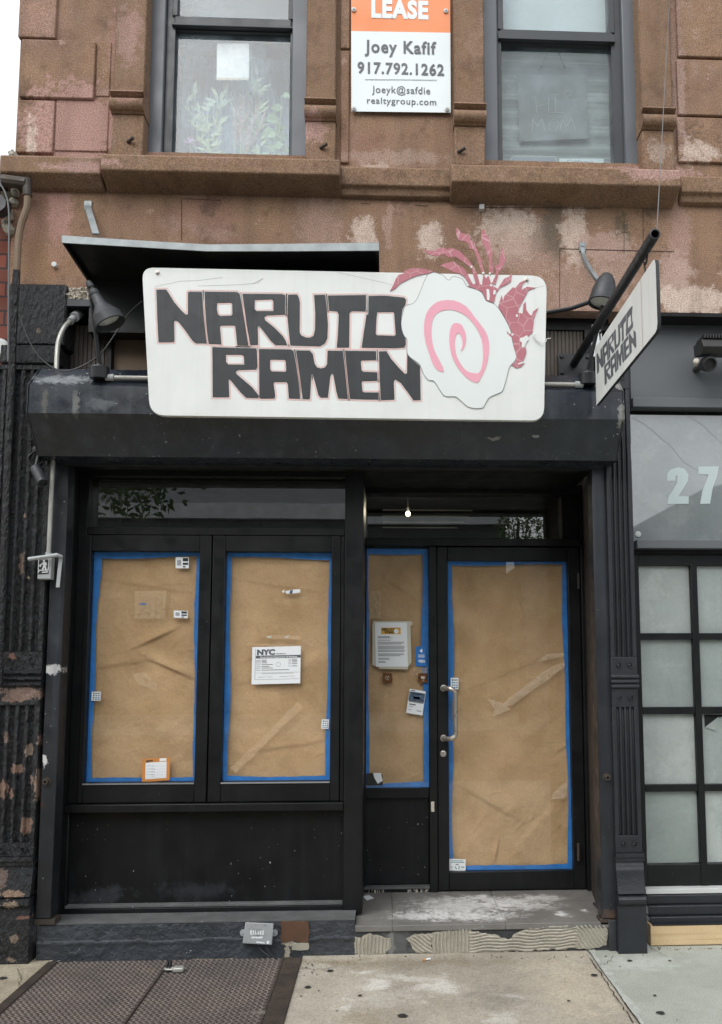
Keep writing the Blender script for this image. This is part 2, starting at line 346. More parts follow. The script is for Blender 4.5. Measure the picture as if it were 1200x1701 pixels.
M['bead'] = mat('bead_board', '#5b534c', .7, var=.25, vs=5, streak=.3, stc='#3a342f')
M['tan'] = mat('tan_board', '#7d6955', .7, var=.2, vs=3)
M['plinth'] = mat('painted_plinth', '#3b4046', .55, var=.3, vs=6, c2='#2f3338', bump=.9, bs=22, bd=.02, speck=.2, ss=90, patches=[wp(480, 1566, 10, 4, '#b8b0a0', .9, .3, -.02), wp(478, 1582, 4, 10, '#a8987c', .9, .2, -.02), wp(350, 1594, 40, 2, '#b0a184', .8, .3, -.02)], warp=.012, ws=30)
M['brownpaint'] = mat('old_brown_paint', '#5e4331', .7, var=.2, vs=20, bump=.2, bs=60)
M['ledge'] = mat('grey_ledge', '#626464', .7, var=.35, vs=9, bump=.3, bs=60, speck=.3)
M['tread'] = mat('slate_tread', '#777571', .62, var=.25, vs=6, c2='#64625f', grain=.12, bump=.15, bs=60, axes='xy', warp=.16, ws=11, patches=[gp(a, b, c, d, '#d6d6d4', e, .95, .225) for a, b, c, d, e in [(760, 1505, 80, 20, .7), (840, 1500, 60, 12, .75), (700, 1520, 60, 9, .75), (780, 1522, 90, 10, .8), (800, 1491, 30, 5, .8), (900, 1492, 40, 8, .6), (935, 1518, 16, 5, .9), (968, 1512, 8, 4, .9), (880, 1505, 60, 8, .5)]])
M['riser'] = mat('painted_riser', '#3a3c3f', .6, var=.4, vs=10, bump=.4, bs=40, patches=[wp(660, 1560, 30, 24, '#6a6b6a', .6, .7, -.02), wp(650, 1560, 7, 30, '#8c8c88', .6, .7, -.02), wp(900, 1542, 60, 9, '#2c2e31', .8, .4, -.02)])
M['side1'] = mat('pavement_beige', '#aca597', .9, var=.3, vs=4, c2='#989082', grain=.32, gs=120, gd=4, bump=.35, bs=130, axes='xy', blotch=[(2.6, .5, .66, '#878074', .6), (6, .56, .66, '#7a7267', .4), (9, .62, .68, '#c3bcae', .5)], warp=.3, ws=6, patches=[gp(a, b, c, d, '#d0cdc6', e, .95) for a, b, c, d, e in [(630, 1637, 40, 9, .75), (575, 1668, 25, 6, .6), (730, 1640, 40, 12, .7), (690, 1625, 80, 8, .5), (850, 1655, 26, 10, .75), (650, 1655, 60, 16, .3), (830, 1690, 30, 12, .5), (600, 1612, 20, 4, .6)]] + [gp(560, 1598, 70, 8, '#75643f', .5, .9), gp(830, 1660, 70, 30, '#6c665e', .5, .95), gp(700, 1600, 200, 8, '#776a55', .5, .9), gp(960, 1640, 90, 60, '#b8ab95', .5, .95), gp(600, 1690, 60, 20, '#857862', .5, .95)])
M['side2'] = mat('pavement_grey', '#a4a79f', .9, var=.2, vs=3, c2='#94978d', grain=.3, gs=150, gd=4, bump=.2, bs=150, axes='xy', blotch=[(2.2, .5, .7, '#8d8f85', .55), (8, .6, .68, '#878a80', .4)], warp=.2, patches=[gp(1060, 1600, 90, 14, '#b5b9b2', .6, .9), gp(1010, 1690, 60, 20, '#87857a', .4, .9)])
M['side3'] = mat('pavement_old', '#a59c88', .9, var=.35, vs=9, c2='#867c6a', grain=.4, gs=110, gd=4, bump=.5, bs=110)
M['crack'] = mat('pavement_crack', '#2a261f', .95)
M['mortarstrip'] = mat('joint_mortar', '#b0b3ac', .9, var=.3, vs=20, grain=.3, bump=.4, bs=120)
M['gum'] = mat('old_gum', '#2d2c2a', .8)
M['hatch'] = mat('rusty_diamond_plate', '#524842', .6, metal=.25, var=.35, vs=5, c2='#403b39', bump=.2, bs=140, grain=.3, gs=70, axes='xy', warp=.1, ws=14, patches=[gp(440, 1685, 40, 5, '#a09a92', .5, .95), gp(250, 1614, 12, 4, '#7a6248', .7, .8), gp(100, 1620, 70, 8, '#5e4a3a', .5, .9)])
M['hatchtop'] = mat('paler_plate_tops', '#665b55', .45, metal=.3, var=.35, vs=6, c2='#4d4744', axes='xy')  # raised bumps in a paler brown than the plate
M['hatchframe'] = mat('hatch_frame_steel', '#37322f', .65, metal=.2, var=.4, vs=9, c2='#4d433a', bump=.3, bs=60)
M['asphalt'] = mat('asphalt', '#3a3a3a', .95, grain=.3)
M['kraft'] = mat('kraft_paper', '#d2ac84', .75, vs=4.5, c2='#bf9a72', grain=.07, gs=90, blotch=[(2.2, .5, .66, '#ab8860', .5), (6, .55, .7, '#d4b68c', .4)], bump=.55, bs=8, bd=.025, spec=.2)
M['tape'] = mat('blue_painters_tape', '#3088dc', .6, var=.3, vs=16, bump=.3, bs=40, bd=.004)
M['signwhite'] = mat('sign_white', '#dcdfdd', .42, var=.05, vs=5, c2='#d3d6d3', streak=.25, stc='#c4c4bd', stscale=(30, 30, 1), bump=.04, bs=5)
M['fishwhite'] = mat('fishcake_white', '#d8dedc', .4, var=.03, vs=4)
M['signblack'] = mat('sign_black', '#262a2d', .5, var=.2, vs=6, streak=.3, stc='#3d454a', stscale=(70, 70, .6))
M['signpink'] = mat('sign_pink', '#e2a0b0', .45, var=.06, vs=6)
M['pinkline'] = mat('sign_pink_line', '#e0bdb8', .5, var=.12, vs=30)
M['thinline'] = mat('sign_cut_line', '#6a6a70', .6)
M['lineblack'] = mat('print_black', '#2a2a2c', .6)
M['linegrey'] = mat('print_grey', '#85878a', .6)
M['paper'] = mat('white_paper', '#e4e8ea', .7, var=.03, bump=.1, bs=20)
M['paper2'] = mat('yellowed_paper', '#c3bfae', .7, var=.08, bump=.1, bs=20)
M['orange'] = mat('orange_card', '#cf8a45', .6, var=.1)
M['banner_orange'] = mat('banner_orange', '#e98b55', .45, var=.05, bump=.05, bs=8)
M['banner_white'] = mat('banner_white', '#dfe6e8', .45, var=.04, bump=.05, bs=8)
M['banner_grey'] = mat('banner_print', '#5b5d63', .5)
M['visablue'] = mat('sticker_blue', '#2a78c8', .4)
M['brownsticker'] = mat('sticker_brown', '#7a5434', .6)
M['yellow'] = mat('print_yellow', '#e2b043', .5)
M['navy'] = mat('print_navy', '#2d3442', .5, c2='#5d7690', vs=60)
M['teal'] = mat('print_teal', '#3f7d70', .5)
M['boxgrey'] = mat('grey_plastic', '#a3a7a8', .5, var=.1)
M['lampblack'] = mat('lamp_black', '#26282b', .45, var=.2, vs=14, speck=.25, ss=100)
M['lampgrey'] = mat('lamp_grey', '#2f3236', .5, var=.2, vs=14, bump=.1, bs=60)
M['lens'] = mat('lamp_lens', '#c9cbc6', .25, var=.25, vs=24)
M['steel'] = mat('steel', '#bdb6ae', .32, metal=.7, var=.08, vs=8)
M['wire'] = mat('black_cable', '#1a1b1c', .5)
M['wiregrey'] = mat('grey_cable', '#6d6f70', .5)
M['casing'] = mat('grey_window_casing', '#5f646a', .42, var=.08, vs=2, speck=.1, ss=100, sc_=(.1, .1, .1))
M['sash'] = mat('dark_window_sash', '#33373b', .45, var=.12, vs=4)
M['curtain'] = mat('pale_backdrop', '#b4d0e2', .8, var=.12, vs=2.5, c2='#94b4c8')
M['cloudgrey'] = mat('cloud_reflection_grey', '#5f686d', .8, var=.25, vs=2.5, c2='#464e53', streak=.5, stc='#7d868b', stscale=(2, 2, 9))  # grey tone and streaks paint cloud reflection for the upper left sash
M['blind'] = mat('white_blind', '#c6d4d6', .7, var=.06, vs=3)
M['screen'] = mat('insect_screen', '#808c89', .7, var=.3, vs=9, c2='#717d7a', streak=.8, stc='#a9b5b1', stscale=(1.5, 1, 34))
M['plate'] = mat('grey_board', '#6c7574', .7, var=.2, vs=8, streak=.5, stc='#707978', stscale=(1.5, 1, 34))
M['chalk'] = mat('chalk_writing', '#a0aaa9', .8)
M['plategrey'] = mat('plate_blue_grey', '#7d8a94', .6)
M['leaf'] = mat('pale_leaf', '#8fae93', .7, var=.3, vs=30, c2='#a9bfa6')  # leaf green paled to paint in the reflection over the pane
M['leaf2'] = mat('green_leaf', '#7ba380', .6, var=.3, vs=30)
M['dry'] = mat('dry_plume', '#b9adb0', .9, var=.3, vs=40)
M['lilac'] = mat('lilac_petal', '#cbb8de', .8, var=.2, vs=30)
M['greypanel'] = mat('grey_painted_panel', '#5f6367', .5, var=.08, vs=2, bump=.04, bs=60)
M['frost'] = mat('frosted_pane', '#9ea6a4', .5, vs=2.1, c2='#848d8a', streak=.35, stc='#b0b8b5', stscale=(9, 9, 1.2), blotch=[(3.3, .56, .62, '#a9b1ae', .45)], coat=.6, grain=.05, gs=60, patches=[wp(1110, 1100, 40, 5, '#a5b0aa', .35, .9, .15)])
M['frost2'] = mat('filmed_cloud_glass', '#666e6f', .5, vs=2.6, c2='#7c8283', blotch=[(5, .52, .6, '#8a8f8f', .4)], coat=1, grain=.06, gs=50, speck=.12, ss=60, sc_=(.15, .15, .15))  # film colour with cloud reflections painted in as mottling
M['number'] = mat('number_film', '#b6c4c4', .5, var=.04)
M['wood'] = mat('new_pine_plank', '#ccb48e', .7, var=.3, vs=4, c2='#bda37c', streak=.6, stc='#937044', stscale=(1.2, 4, 60), grain=.1)
M['white'] = mat('white_strip', '#c9ccca', .5, var=.1)
M['brick'] = None
M['mortar'] = mat('combed_mortar', '#a8a395', .95, var=.2, vs=12, grain=.2, bump=.3, bs=120)
M['fin'] = mat('flood_light_body', '#2c2c2c', .5)
M['glass'] = glass('window_glass', dirt=.02)
M['glassup'] = glass('misted_sky_haze_glass', ior=1.9, dirt=.125, dirt_hazec=(.56, .68, .77))  # diffuse part paints sky reflection along with the mist
M['glasshaze'] = glass('fogged_sky_haze_glass', ior=1.9, dirt=.22, dirt_hazec=(.56, .69, .78))  # stronger bluish haze: mostly painted sky reflection, partly condensation
M['glassdark'] = glass('transom_glass', tint=(.45, .48, .48), ior=2.5, dirt=.05, dirt_hazec=(.3, .31, .31))
M['tapefilm'] = film('clear_tape_remnant', '#d6c0a0', .17)
M['tapewhite'] = film('milky_tape_remnant', '#e2d2ba', .2)
M['browndot'] = film('brown_translucent', '#6b4322', .85)
M['bulb'] = emis('lit_bulb', (1, .76, .26), .95)
M['slat'] = mat('ceiling_slat', '#8a8c8c', .6)
M['ivory'] = mat('ivory_scrap', '#c9c2b4', .8, var=.2, vs=60)
M['frost_b'] = mat('frosted_pane_dusty', '#a6acaa', .5, vs=1.6, c2='#8d9692', coat=.6, grain=.05, gs=60, streak=.4, stc='#7d8683', stscale=(5, 5, .9), blotch=[(2.7, .55, .6, '#b2b8b5', .5)])
M['frost_c'] = mat('frosted_pane_dull', '#949d9a', .5, vs=3.1, c2='#828c88', coat=.6, grain=.05, gs=60, streak=.5, stc='#a3aca9', stscale=(1.2, 1.2, 7), blotch=[(4.5, .58, .63, '#78827e', .4)])
M['frost'].node_tree.nodes['Principled BSDF'].inputs['Coat IOR'].default_value = 1.9
M['frost2'].node_tree.nodes['Principled BSDF'].inputs['Coat IOR'].default_value = 2.1
def red_mat():      # cracked red vinyl: pale crazing lines between Voronoi cells
    m = mat('cracked_red_vinyl', '#a8626c', .5, var=.15, vs=9, c2='#b06e78'); n = m.node_tree.nodes; L = m.node_tree.links.new
    v = n.new('ShaderNodeTexVoronoi'); v.feature = 'DISTANCE_TO_EDGE'; v.inputs['Scale'].default_value = 14
    g = n.new('ShaderNodeNewGeometry'); L(g.outputs['Position'], v.inputs['Vector'])
    q = n.new('ShaderNodeMapRange'); q.inputs[1].default_value = .012; q.inputs[2].default_value = .03; q.inputs[3].default_value = .5; q.inputs[4].default_value = 0; L(v.outputs['Distance'], q.inputs[0])
    p = n['Principled BSDF']; src = p.inputs['Base Color'].links[0].from_socket
    x = n.new('ShaderNodeMixRGB'); L(q.outputs[0], x.inputs[0]); L(src, x.inputs[1]); x.inputs[2].default_value = (.6, .42, .42, 1); L(x.outputs[0], p.inputs['Base Color']); return m
M['red'] = red_mat()
def brick_mat(name='old_red_brick', a='#7a4032', b='#5f3429', mo='#33282a', sc_=1.0):
    m = mat(name, a, .9, bump=.5, bs=70); n = m.node_tree.nodes; L = m.node_tree.links.new
    g = n.new('ShaderNodeNewGeometry'); s = n.new('ShaderNodeSeparateXYZ'); L(g.outputs['Position'], s.inputs[0])
    c = n.new('ShaderNodeCombineXYZ'); L(s.outputs[0], c.inputs[0]); L(s.outputs[2], c.inputs[1])
    t = n.new('ShaderNodeTexBrick'); L(c.outputs[0], t.inputs['Vector']); t.inputs['Scale'].default_value = sc_
    t.inputs['Color1'].default_value = (*lin(a), 1); t.inputs['Color2'].default_value = (*lin(b), 1); t.inputs['Mortar'].default_value = (*lin(mo), 1)
    t.inputs['Brick Width'].default_value = .2; t.inputs['Row Height'].default_value = .082; t.inputs['Mortar Size'].default_value = .006
    L(t.outputs[0], n['Principled BSDF'].inputs['Base Color']); return m
M['brick'] = brick_mat()

# ------------------------------------------------------------------ ground: pavement, road
HX0, HX1, HXS = G(92, 1605).x, G(470, 1602).x, G(275, 1612).x      # cellar hatch edges
CRX = G(983, 1590).x
GZ = .08
b = MB()
b.box(-14, HX0-.05, -4.95, .3, -.1, GZ); b.mi = 1
b.box(HX0-.05, HX1+.09, -4.95, -1.45, -.1, GZ); b.box(HX1+.09, CRX, -4.95, .3, -.1, GZ); b.mi = 2
b.box(CRX, 14, -4.95, .3, -.1, GZ)
b.mi = 3        # mortar strip along the joint, ragged
lft = []; rgt = []
for i in range(40):
    y = .1-i*.035; lft.append((CRX+.004+random.uniform(-.004, .004), y, GZ+.004)); wd = .035+.012*math.sin(i*.6)+random.uniform(-.008, .008); rgt.append((CRX+wd, y, GZ+.004))
for i in range(39): b.face([lft[i], rgt[i], rgt[i+1], lft[i+1]])
b.mi = 4
def crack(pts, w):
    P = []
    for i in range(len(pts)-1):
        a, c = Vector(pts[i]), Vector(pts[i+1]); n_ = 7
        for k in range(n_): P.append(a.lerp(c, k/n_)+Vector((random.uniform(-1, 1), random.uniform(-1, 1), 0))*.006)
    P.append(Vector(pts[-1]))
    for i in range(len(P)-1):
        d = (P[i+1]-P[i]).normalized(); q = Vector((-d.y, d.x, 0))*w*random.uniform(.5, 1.2)
        b.face([P[i]-q, P[i+1]-q, P[i+1]+q, P[i]+q])
def gpt(px, py, dz=.006): g = G(px, py); g.z = GZ+dz; return g
crack([(CRX, .1, GZ+.006), (CRX, -1.3, GZ+.006)], .003)
crack([gpt(982, 1594), gpt(1000, 1622), gpt(1012, 1640), gpt(1035, 1675), gpt(1052, 1701)], .0025)
crack([gpt(1020, 1590), gpt(1008, 1602), gpt(990, 1606)], .0012)
crack([gpt(1066, 1575), gpt(1070, 1590)], .0012); crack([gpt(1080, 1575), gpt(1110, 1592)], .0012)
crack([gpt(30, 1612), gpt(36, 1625), gpt(30, 1640)], .0015); crack([gpt(500, 1610), gpt(540, 1612), gpt(560, 1606)], .002)
b.mi = 5
for (px, py, rx) in [(1047, 1597, 5), (1113, 1597, 3), (1030, 1607, 2), (987, 1621, 6), (1098, 1684, 7), (669, 1689, 8), (549, 1614, 6), (512, 1641, 6), (598, 1655, 4), (500, 1656, 2), (1045, 1620, 1.5), (1125, 1696, 1.5), (1088, 1655, 3), (945, 1664, 3), (5, 1626, 7), (530, 1647, 2), (560, 1680, 2)]:
    c = gpt(px, py, .005); r = rx*.0026
    b.face([(c.x+r*math.cos(a*.524)*random.uniform(.8, 1.2), c.y+r*.9*math.sin(a*.524)*random.uniform(.8, 1.2), c.z) for a in range(12)])
struct(b.build('sidewalk', [M['side3'], M['side1'], M['side2'], M['mortarstrip'], M['crack'], M['gum']]))
b = MB(); b.box(-14, 14, -5.1, -4.95, -.2, GZ); struct(b.build('kerb', M['side2'], bevel=.01))
b = MB(); b.box(-120, 120, -14, -5.1, -.3, -.07); struct(b.build('road', M['asphalt']))
b = MB(); b.box(-120, 120, -120, -14, -.3, .05); b.box(-120, -14, -5.1, 60, -.3, .05); b.box(14, 120, -5.1, 60, -.3, .05); struct(b.build('ground', M['side2']))

# cellar hatch: diamond plate leaves in a steel frame, padlocked
hatch = thing('cellar_hatch', ((HX0+HX1)/2, -.7, GZ), 'rusty brown diamond plate cellar doors in the pavement below the display windows', 'hatch')
Y0, Y1 = -.075, -1.4
b = MB(); b.box(HX0-.05, HX0, Y1-.05, Y0, -.05, GZ+.012); b.box(HX1, HX1+.09, Y1-.05, Y0, -.05, GZ+.012); b.box(HX0, HX1, Y1-.05, Y1, -.05, GZ+.01)
b.build('frame', M['hatchframe'], hatch, bevel=.004)
def leaf_plate(x0, x1):
    b = MB(); b.box(x0, x1, Y1, Y0, -.05, GZ+.008)
    px_, py_ = .026, .017; j = 0; y = Y0-.012
    while y > -1.05:
        i = 0; x = x0+.012+(px_/2 if j % 2 else 0)
        while x < x1-.012:
            a = R(28 if j % 2 else -28); d = Vector((math.cos(a), math.sin(a), 0)); q = Vector((-d.y, d.x, 0)); c = Vector((x, y, GZ+.008))
            e = [c-d*.013, c-d*.004+q*.0038, c+d*.004+q*.0038, c+d*.013, c+d*.004-q*.0038, c-d*.004-q*.0038]
            V = [b.v(k) for k in e]; t1 = b.v(c-d*.006+Vector((0, 0, .0042))); t2 = b.v(c+d*.006+Vector((0, 0, .0042)))
            for tri in ((V[0], V[1], t1), (V[5], V[0], t1), (V[1], V[2], t2, t1), (V[2], V[3], t2), (V[3], V[4], t2), (V[4], V[5], t1, t2)): 
                q_ = b.f(list(tri)[::-1])
                if q_: q_.material_index = 1
            x += px_
        y -= py_; j += 1
    me = bpy.data.meshes.new('leaf'); b.bm.to_mesh(me); b.bm.free(); me.materials.append(M['hatch']); me.materials.append(M['hatchtop'])
    o = bpy.data.objects.new('leaf', me); col.objects.link(o); o.parent = hatch; o.matrix_parent_inverse = Matrix.Translation(hatch.location).inverted()
leaf_plate(HX0+.002, HXS-.003); leaf_plate(HXS+.003, HX1-.002)
pl = thing('padlock', G(295, 1608), 'small steel padlock lying on the seam of the cellar doors', 'padlock')
c = G(296, 1611, GZ+.02)
b = MB(); b.box(c.x-.024, c.x+.03, c.y-.022, c.y+.02, GZ+.012, GZ+.036); b.build('lock_body', M['conduit'], pl, bevel=.008, seg=3)
b = MB(); b.tube(bez([(c.x-.02, c.y+.01, GZ+.025), (c.x-.05, c.y+.012, GZ+.025), (c.x-.065, c.y+.004, GZ+.025), (c.x-.05, c.y-.008, GZ+.025), (c.x-.02, c.y-.01, GZ+.025)]), .005); b.build('shackle', M['conduit'], pl)
b = MB()
for dx in (-.055, -.042): b.tube(bez([(c.x+dx, c.y+.0, GZ+.01), (c.x+dx, c.y+.01, GZ+.05), (c.x+dx, c.y+.03, GZ+.05), (c.x+dx, c.y+.04, GZ+.01)]), .004)
b.build('hasp', M['lampblack'], pl)

# ------------------------------------------------------------------ brownstone upper facade
bld = thing('brownstone_building', (0, .2, 3.57), 'weathered brown stone upper facade with two sash windows above the shop', 'building')
XL = -2.075; XR = 6; SB = 3.572
wl = (-1.38, -.463); wr = (.594, 1.499); zs = 4.49; zt = 6.3
b = MB()
b.box(XL, wl[0]-.03, 0, .5, 4.42, 8); b.box(wl[1]+.03, wr[0]-.03, 0, .5, 4.42, 8); b.box(wr[1]+.03, XR, 0, .5, 4.42, 8)
b.box(wl[0]-.03, wl[1]+.03, .001, .5, zt, 8); b.box(wr[0]-.03, wr[1]+.03, .001, .5, zt, 8)
b.box(XL, XR, 0, .5, SB, 4.42); b.box(wl[0]-.03, wl[1]+.03, .02, .5, 4.42, zs-.01); b.box(wr[0]-.03, wr[1]+.03, .02, .5, 4.42, zs-.01)
b.build('wall', M['stone'], bld)
# raised ashlar blocks and panels beside the windows
b = MB()
def pxbox(px0, py0, px1, py1, y0, y1, mi=0):
    b.mi = mi; yy = (py0+py1)/2; xx = (px0+px1)/2
    b.box(X(px0, yy, y0), X(px1, yy, y0), y0, y1, Z(xx, py1, y0), Z(xx, py0, y0))
pxbox(34, 66, 157, 162, -.022, .01); pxbox(34, -120, 96, 62, -.02, .01); pxbox(28, 166, 89, 253, -.018, .01); pxbox(160, 68, 184, 160, -.006, .01)
pxbox(92, 166, 180, 251, -.007, .01); pxbox(1124, -60, 1280, 95, -.02, .01); pxbox(1126, 100, 1290, 192, -.021, .01); pxbox(1126, 196, 1290, 270, -.018, .01)
pxbox(566, -80, 582, 80, -.012, .01); pxbox(566, 84, 580, 270, -.014, .01)
b.islands(M['stone'], 'stone_block', bld, bevel=.006)
b = MB()
for (p0, p1) in [((125, 320), (395, 330)), ]: pass
for (a, c, wd) in [((302, 330), (302, 398), 1.2), ((305, 330), (368, 333), 1), ((1037, 420), (1037, 362), 1), ((930, 413), (1120, 418), 1.2), ((690, 341), (712, 342), 1.4), ((760, 344), (1000, 346), 1), ((1068, 300), (1069, 420), 1), ((930, 413), (930, 520), .8), ((600, 338), (615, 339), 1.2)]:
    A = U(*a, -.002); B = U(*c, -.002); d = (B-A).normalized(); q = Vector((-d.z, 0, d.x))*wd*.0016
    b.face([A-q, B-q, B+q, A+q])
b.islands(M['joint'], 'mortar_joint', bld)
# pilaster strips flanking the windows with their scroll mouldings
def strip(x0, x1, zm, nm='pilaster_strip'):
    b = MB(); b.box(x0, x1, -.05, .12, zm+.055, 8); b.box(x0, x1, -.048, .12, 4.40, zm-.062); o = b.build(nm, M['stone_plain'], bld, bevel=.008)
    b = MB(); prof = [(.1, zm+.055), (-.085, zm+.055), (-.09, zm+.045), (-.06, zm+.03)]
    for k in range(9):
        a = R(90+k*22.5); prof.append((-.062+.032*math.cos(a), zm-.018+.036*math.sin(a)))
    prof += [(-.055, zm-.062), (.1, zm-.062)]
    b.prismx(x0-.004, x1+.004, prof); b.build('moulding', M['stone_plain'], o)
strip(X(187, 165, -.05), X(240, 165, -.05), Z(212, 168, -.07)); strip(X(508, 180, -.05), X(558, 180, -.05), Z(535, 180, -.07))
strip(X(755, 188, -.05), X(806, 188, -.05), Z(780, 188, -.07)); strip(X(1066, 195, -.05), X(1119, 195, -.05), Z(1092, 195, -.07))
# sills and the string course between them
def slab(x0, x1, yf, ztop, zbot, nm):
    b = MB(); b.prismx(x0, x1, [(.05, ztop), (yf+.02, ztop), (yf, ztop-.015), (yf, zbot+.012), (yf+.02, zbot), (-.03, zbot-.035), (.05, zbot-.05)])
    return b.build(nm, M['stone_plain'], bld, bevel=.006)
slab(X(167, 270, -.14), X(565, 280, -.14), -.14, Z(370, 257, -.14), Z(370, 289, -.14), 'window_sill')
slab(X(750, 285, -.14), X(1131, 290, -.14), -.14, Z(940, 274, -.14), Z(940, 308, -.14), 'window_sill')
slab(-2.11, X(168, 270, -.1)-.002, -.10, Z(90, 256, -.1), Z(90, 290, -.1), 'string_course')
slab(X(565, 290, -.06)+.004, X(749, 290, -.06), -.06, Z(655, 275, -.06), Z(655, 311, -.06), 'string_course')
slab(X(1131, 300, -.06)+.004, 6, -.06, Z(1165, 290, -.06), Z(1165, 322, -.06), 'string_course')
b = MB(); b.sm = False
for i in range(60):
    x = XL-.06+random.uniform(-.03, .05); z = random.uniform(4.2, 4.75)-.0; r = random.uniform(.01, .035)
    b.lathe((x+.03, random.uniform(-.04, .1), z-.25), (random.random()-.5, random.random()-.5, random.random()), [(-r, r*.3), (-r*.3, r), (r*.4, r*.9), (r, r*.2)], 6)
b.build('broken_edge', M['mortar'], bld)
b = MB()    # old bolts and brackets
for (px, py) in [(217, 233), (538, 243), (767, 250)]:
    u = U(px, py, -.06); b.cyl((u.x-.02, -.05, u.z-.004), (u.x+.02, -.075, u.z+.004), .009); 
b.islands(M['hatchframe'], 'iron_stub', bld)
b = MB(); u = U(800, 346, -.01); b.box(u.x-.014, u.x+.014, -.03, 0, u.z-.014, u.z+.014); u = U(91, 440, -.01); b.lathe((u.x, 0, u.z), (0, -1, 0), [(0, .016), (.02, .014), (.021, .006)], 12); b.islands(M['white'], 'wall_fixing', bld)

def sash_window(x0, x1, g, blind_lo, back_up):
    # g: pixel data  (casing right edge, left casing, glass l, r, lower top, rail top, upper bottom)
    (cl, cr, gl, gr, ylo, ym0, ym1, yup) = g
    xm = (gl+gr)/2
    o_cl = X(cl, 150, .05); o_cr = X(cr, 150, .05)
    b = MB(); b.box(x0-.03, o_cl, .045, .2, zs-.02, zt); b.box(o_cr, x1+.03, .045, .2, zs-.02, zt)
    fr = b.build('window', M['casing'], bld, bevel=.006)
    yb = .1; L_ = X(gl, 165, yb); R_ = X(gr, 165, yb)
    b = MB(); b.box(o_cl, L_, .075, .16, zs-.02, zt); b.box(R_, o_cr, .077, .16, zs-.02, zt)
    zl = Z(xm, ylo, yb); zm0 = Z(xm, ym0, .08); zm1 = Z(xm, ym1, .06); zu = Z(xm, yup, .07)
    b.box(L_, R_, .085, .15, zl, zm0+.0); b.box(L_-.02, R_+.02, .055, .15, zm0+.001, zm1); b.box(L_-.005, R_+.005, .066, .14, zm1+.001, zu)
    b.box(L_, R_, .09, .15, zs-.02, zs+.004)
    b.box(L_-.02, L_+.012, .066, .14, zu+.001, zt); b.box(R_-.012, R_+.02, .067, .14, zu+.001, zt)
    b.build('sash', M['sash'], fr, bevel=.004)
    b = MB(); b.face([(L_, yb+.01, zs), (R_, yb+.01, zs), (R_, yb+.01, zl), (L_, yb+.01, zl)]); b.face([(L_, yb-.01, zu), (R_, yb-.01, zu), (R_, yb-.01, zt), (L_, yb-.01, zt)])
    b.build('pane', M['glasshaze'] if x0 < 0 else M['glassup'], fr)
    b = MB(); b.box(x0-.03, x1+.03, .56, .58, zs-.1, zt); b.box(x0-.03, x0-.02, .2, .56, zs-.1, zt); b.box(x1+.02, x1+.03, .2, .56, zs-.1, zt); b.box(x0, x1, .2, .56, zs-.1, zs-.06); b.build('inner_reveal', M['blind'], fr)
    b = MB(); b.box(L_-.03, R_+.03, .2, .205, zu-.05, zt); b.build('upper_backing', back_up, fr)  # left: added sheet painted as cloud reflection; right: white blind
    return L_, R_, zl
wL = sash_window(wl[0], wl[1], (272, 485, 291, 482, 57, 50, 42, 30), None, M['cloudgrey'])
wR = sash_window(wr[0], wr[1], (827, 1036, 833, 1016, 77, 72, 55, 52), None, M['blind'])
# pale curtain added behind the flowers to brighten the pane
b = MB(); n_ = 60
for i in range(n_):
    xa = wL[0]-.05+(wL[1]-wL[0]+.1)*i/n_; xb = wL[0]-.05+(wL[1]-wL[0]+.1)*(i+1)/n_
    fy = lambda x: .42+.015*math.sin(x*55)+.008*math.sin(x*131)
    b.face([(xa, fy(xa), zs-.05), (xb, fy(xb), zs-.05), (xb, fy(xb), wL[2]+.1), (xa, fy(xa), wL[2]+.1)])
tag(b.build('bright_backdrop', M['curtain'], smooth=True), 'pale net curtain hanging behind the plants in the upper left window', 'curtain')
b = MB(); n_ = 40
zt2 = wR[2]+.05
for i in range(n_):
    za = zs-.05+(zt2-zs+.05)*i/n_; zb = zs-.05+(zt2-zs+.05)*(i+1)/n_
    b.face([(wR[0]-.04, .20+.006*math.sin(za*60), za), (wR[1]+.04, .20+.006*math.sin(za*60+1), za), (wR[1]+.04, .20+.006*math.sin(zb*60+1), zb), (wR[0]-.04, .20+.006*math.sin(zb*60), zb)])
b.build('shade', M['screen'], bpy.data.objects['window.001'], smooth=True)
# paper taped in the left window
b = MB(); b.px([(361, 72), (414, 72), (414, 132), (360, 132)], .125, .002); b.mi = 1; b.px([(360, 129), (414, 129), (414, 133), (360, 133)], .124, .001)
tag(b.build('paper_sheet', [M['paper'], M['paper2']]), 'blank white paper sheet stuck inside the upper left window', 'paper sheet')
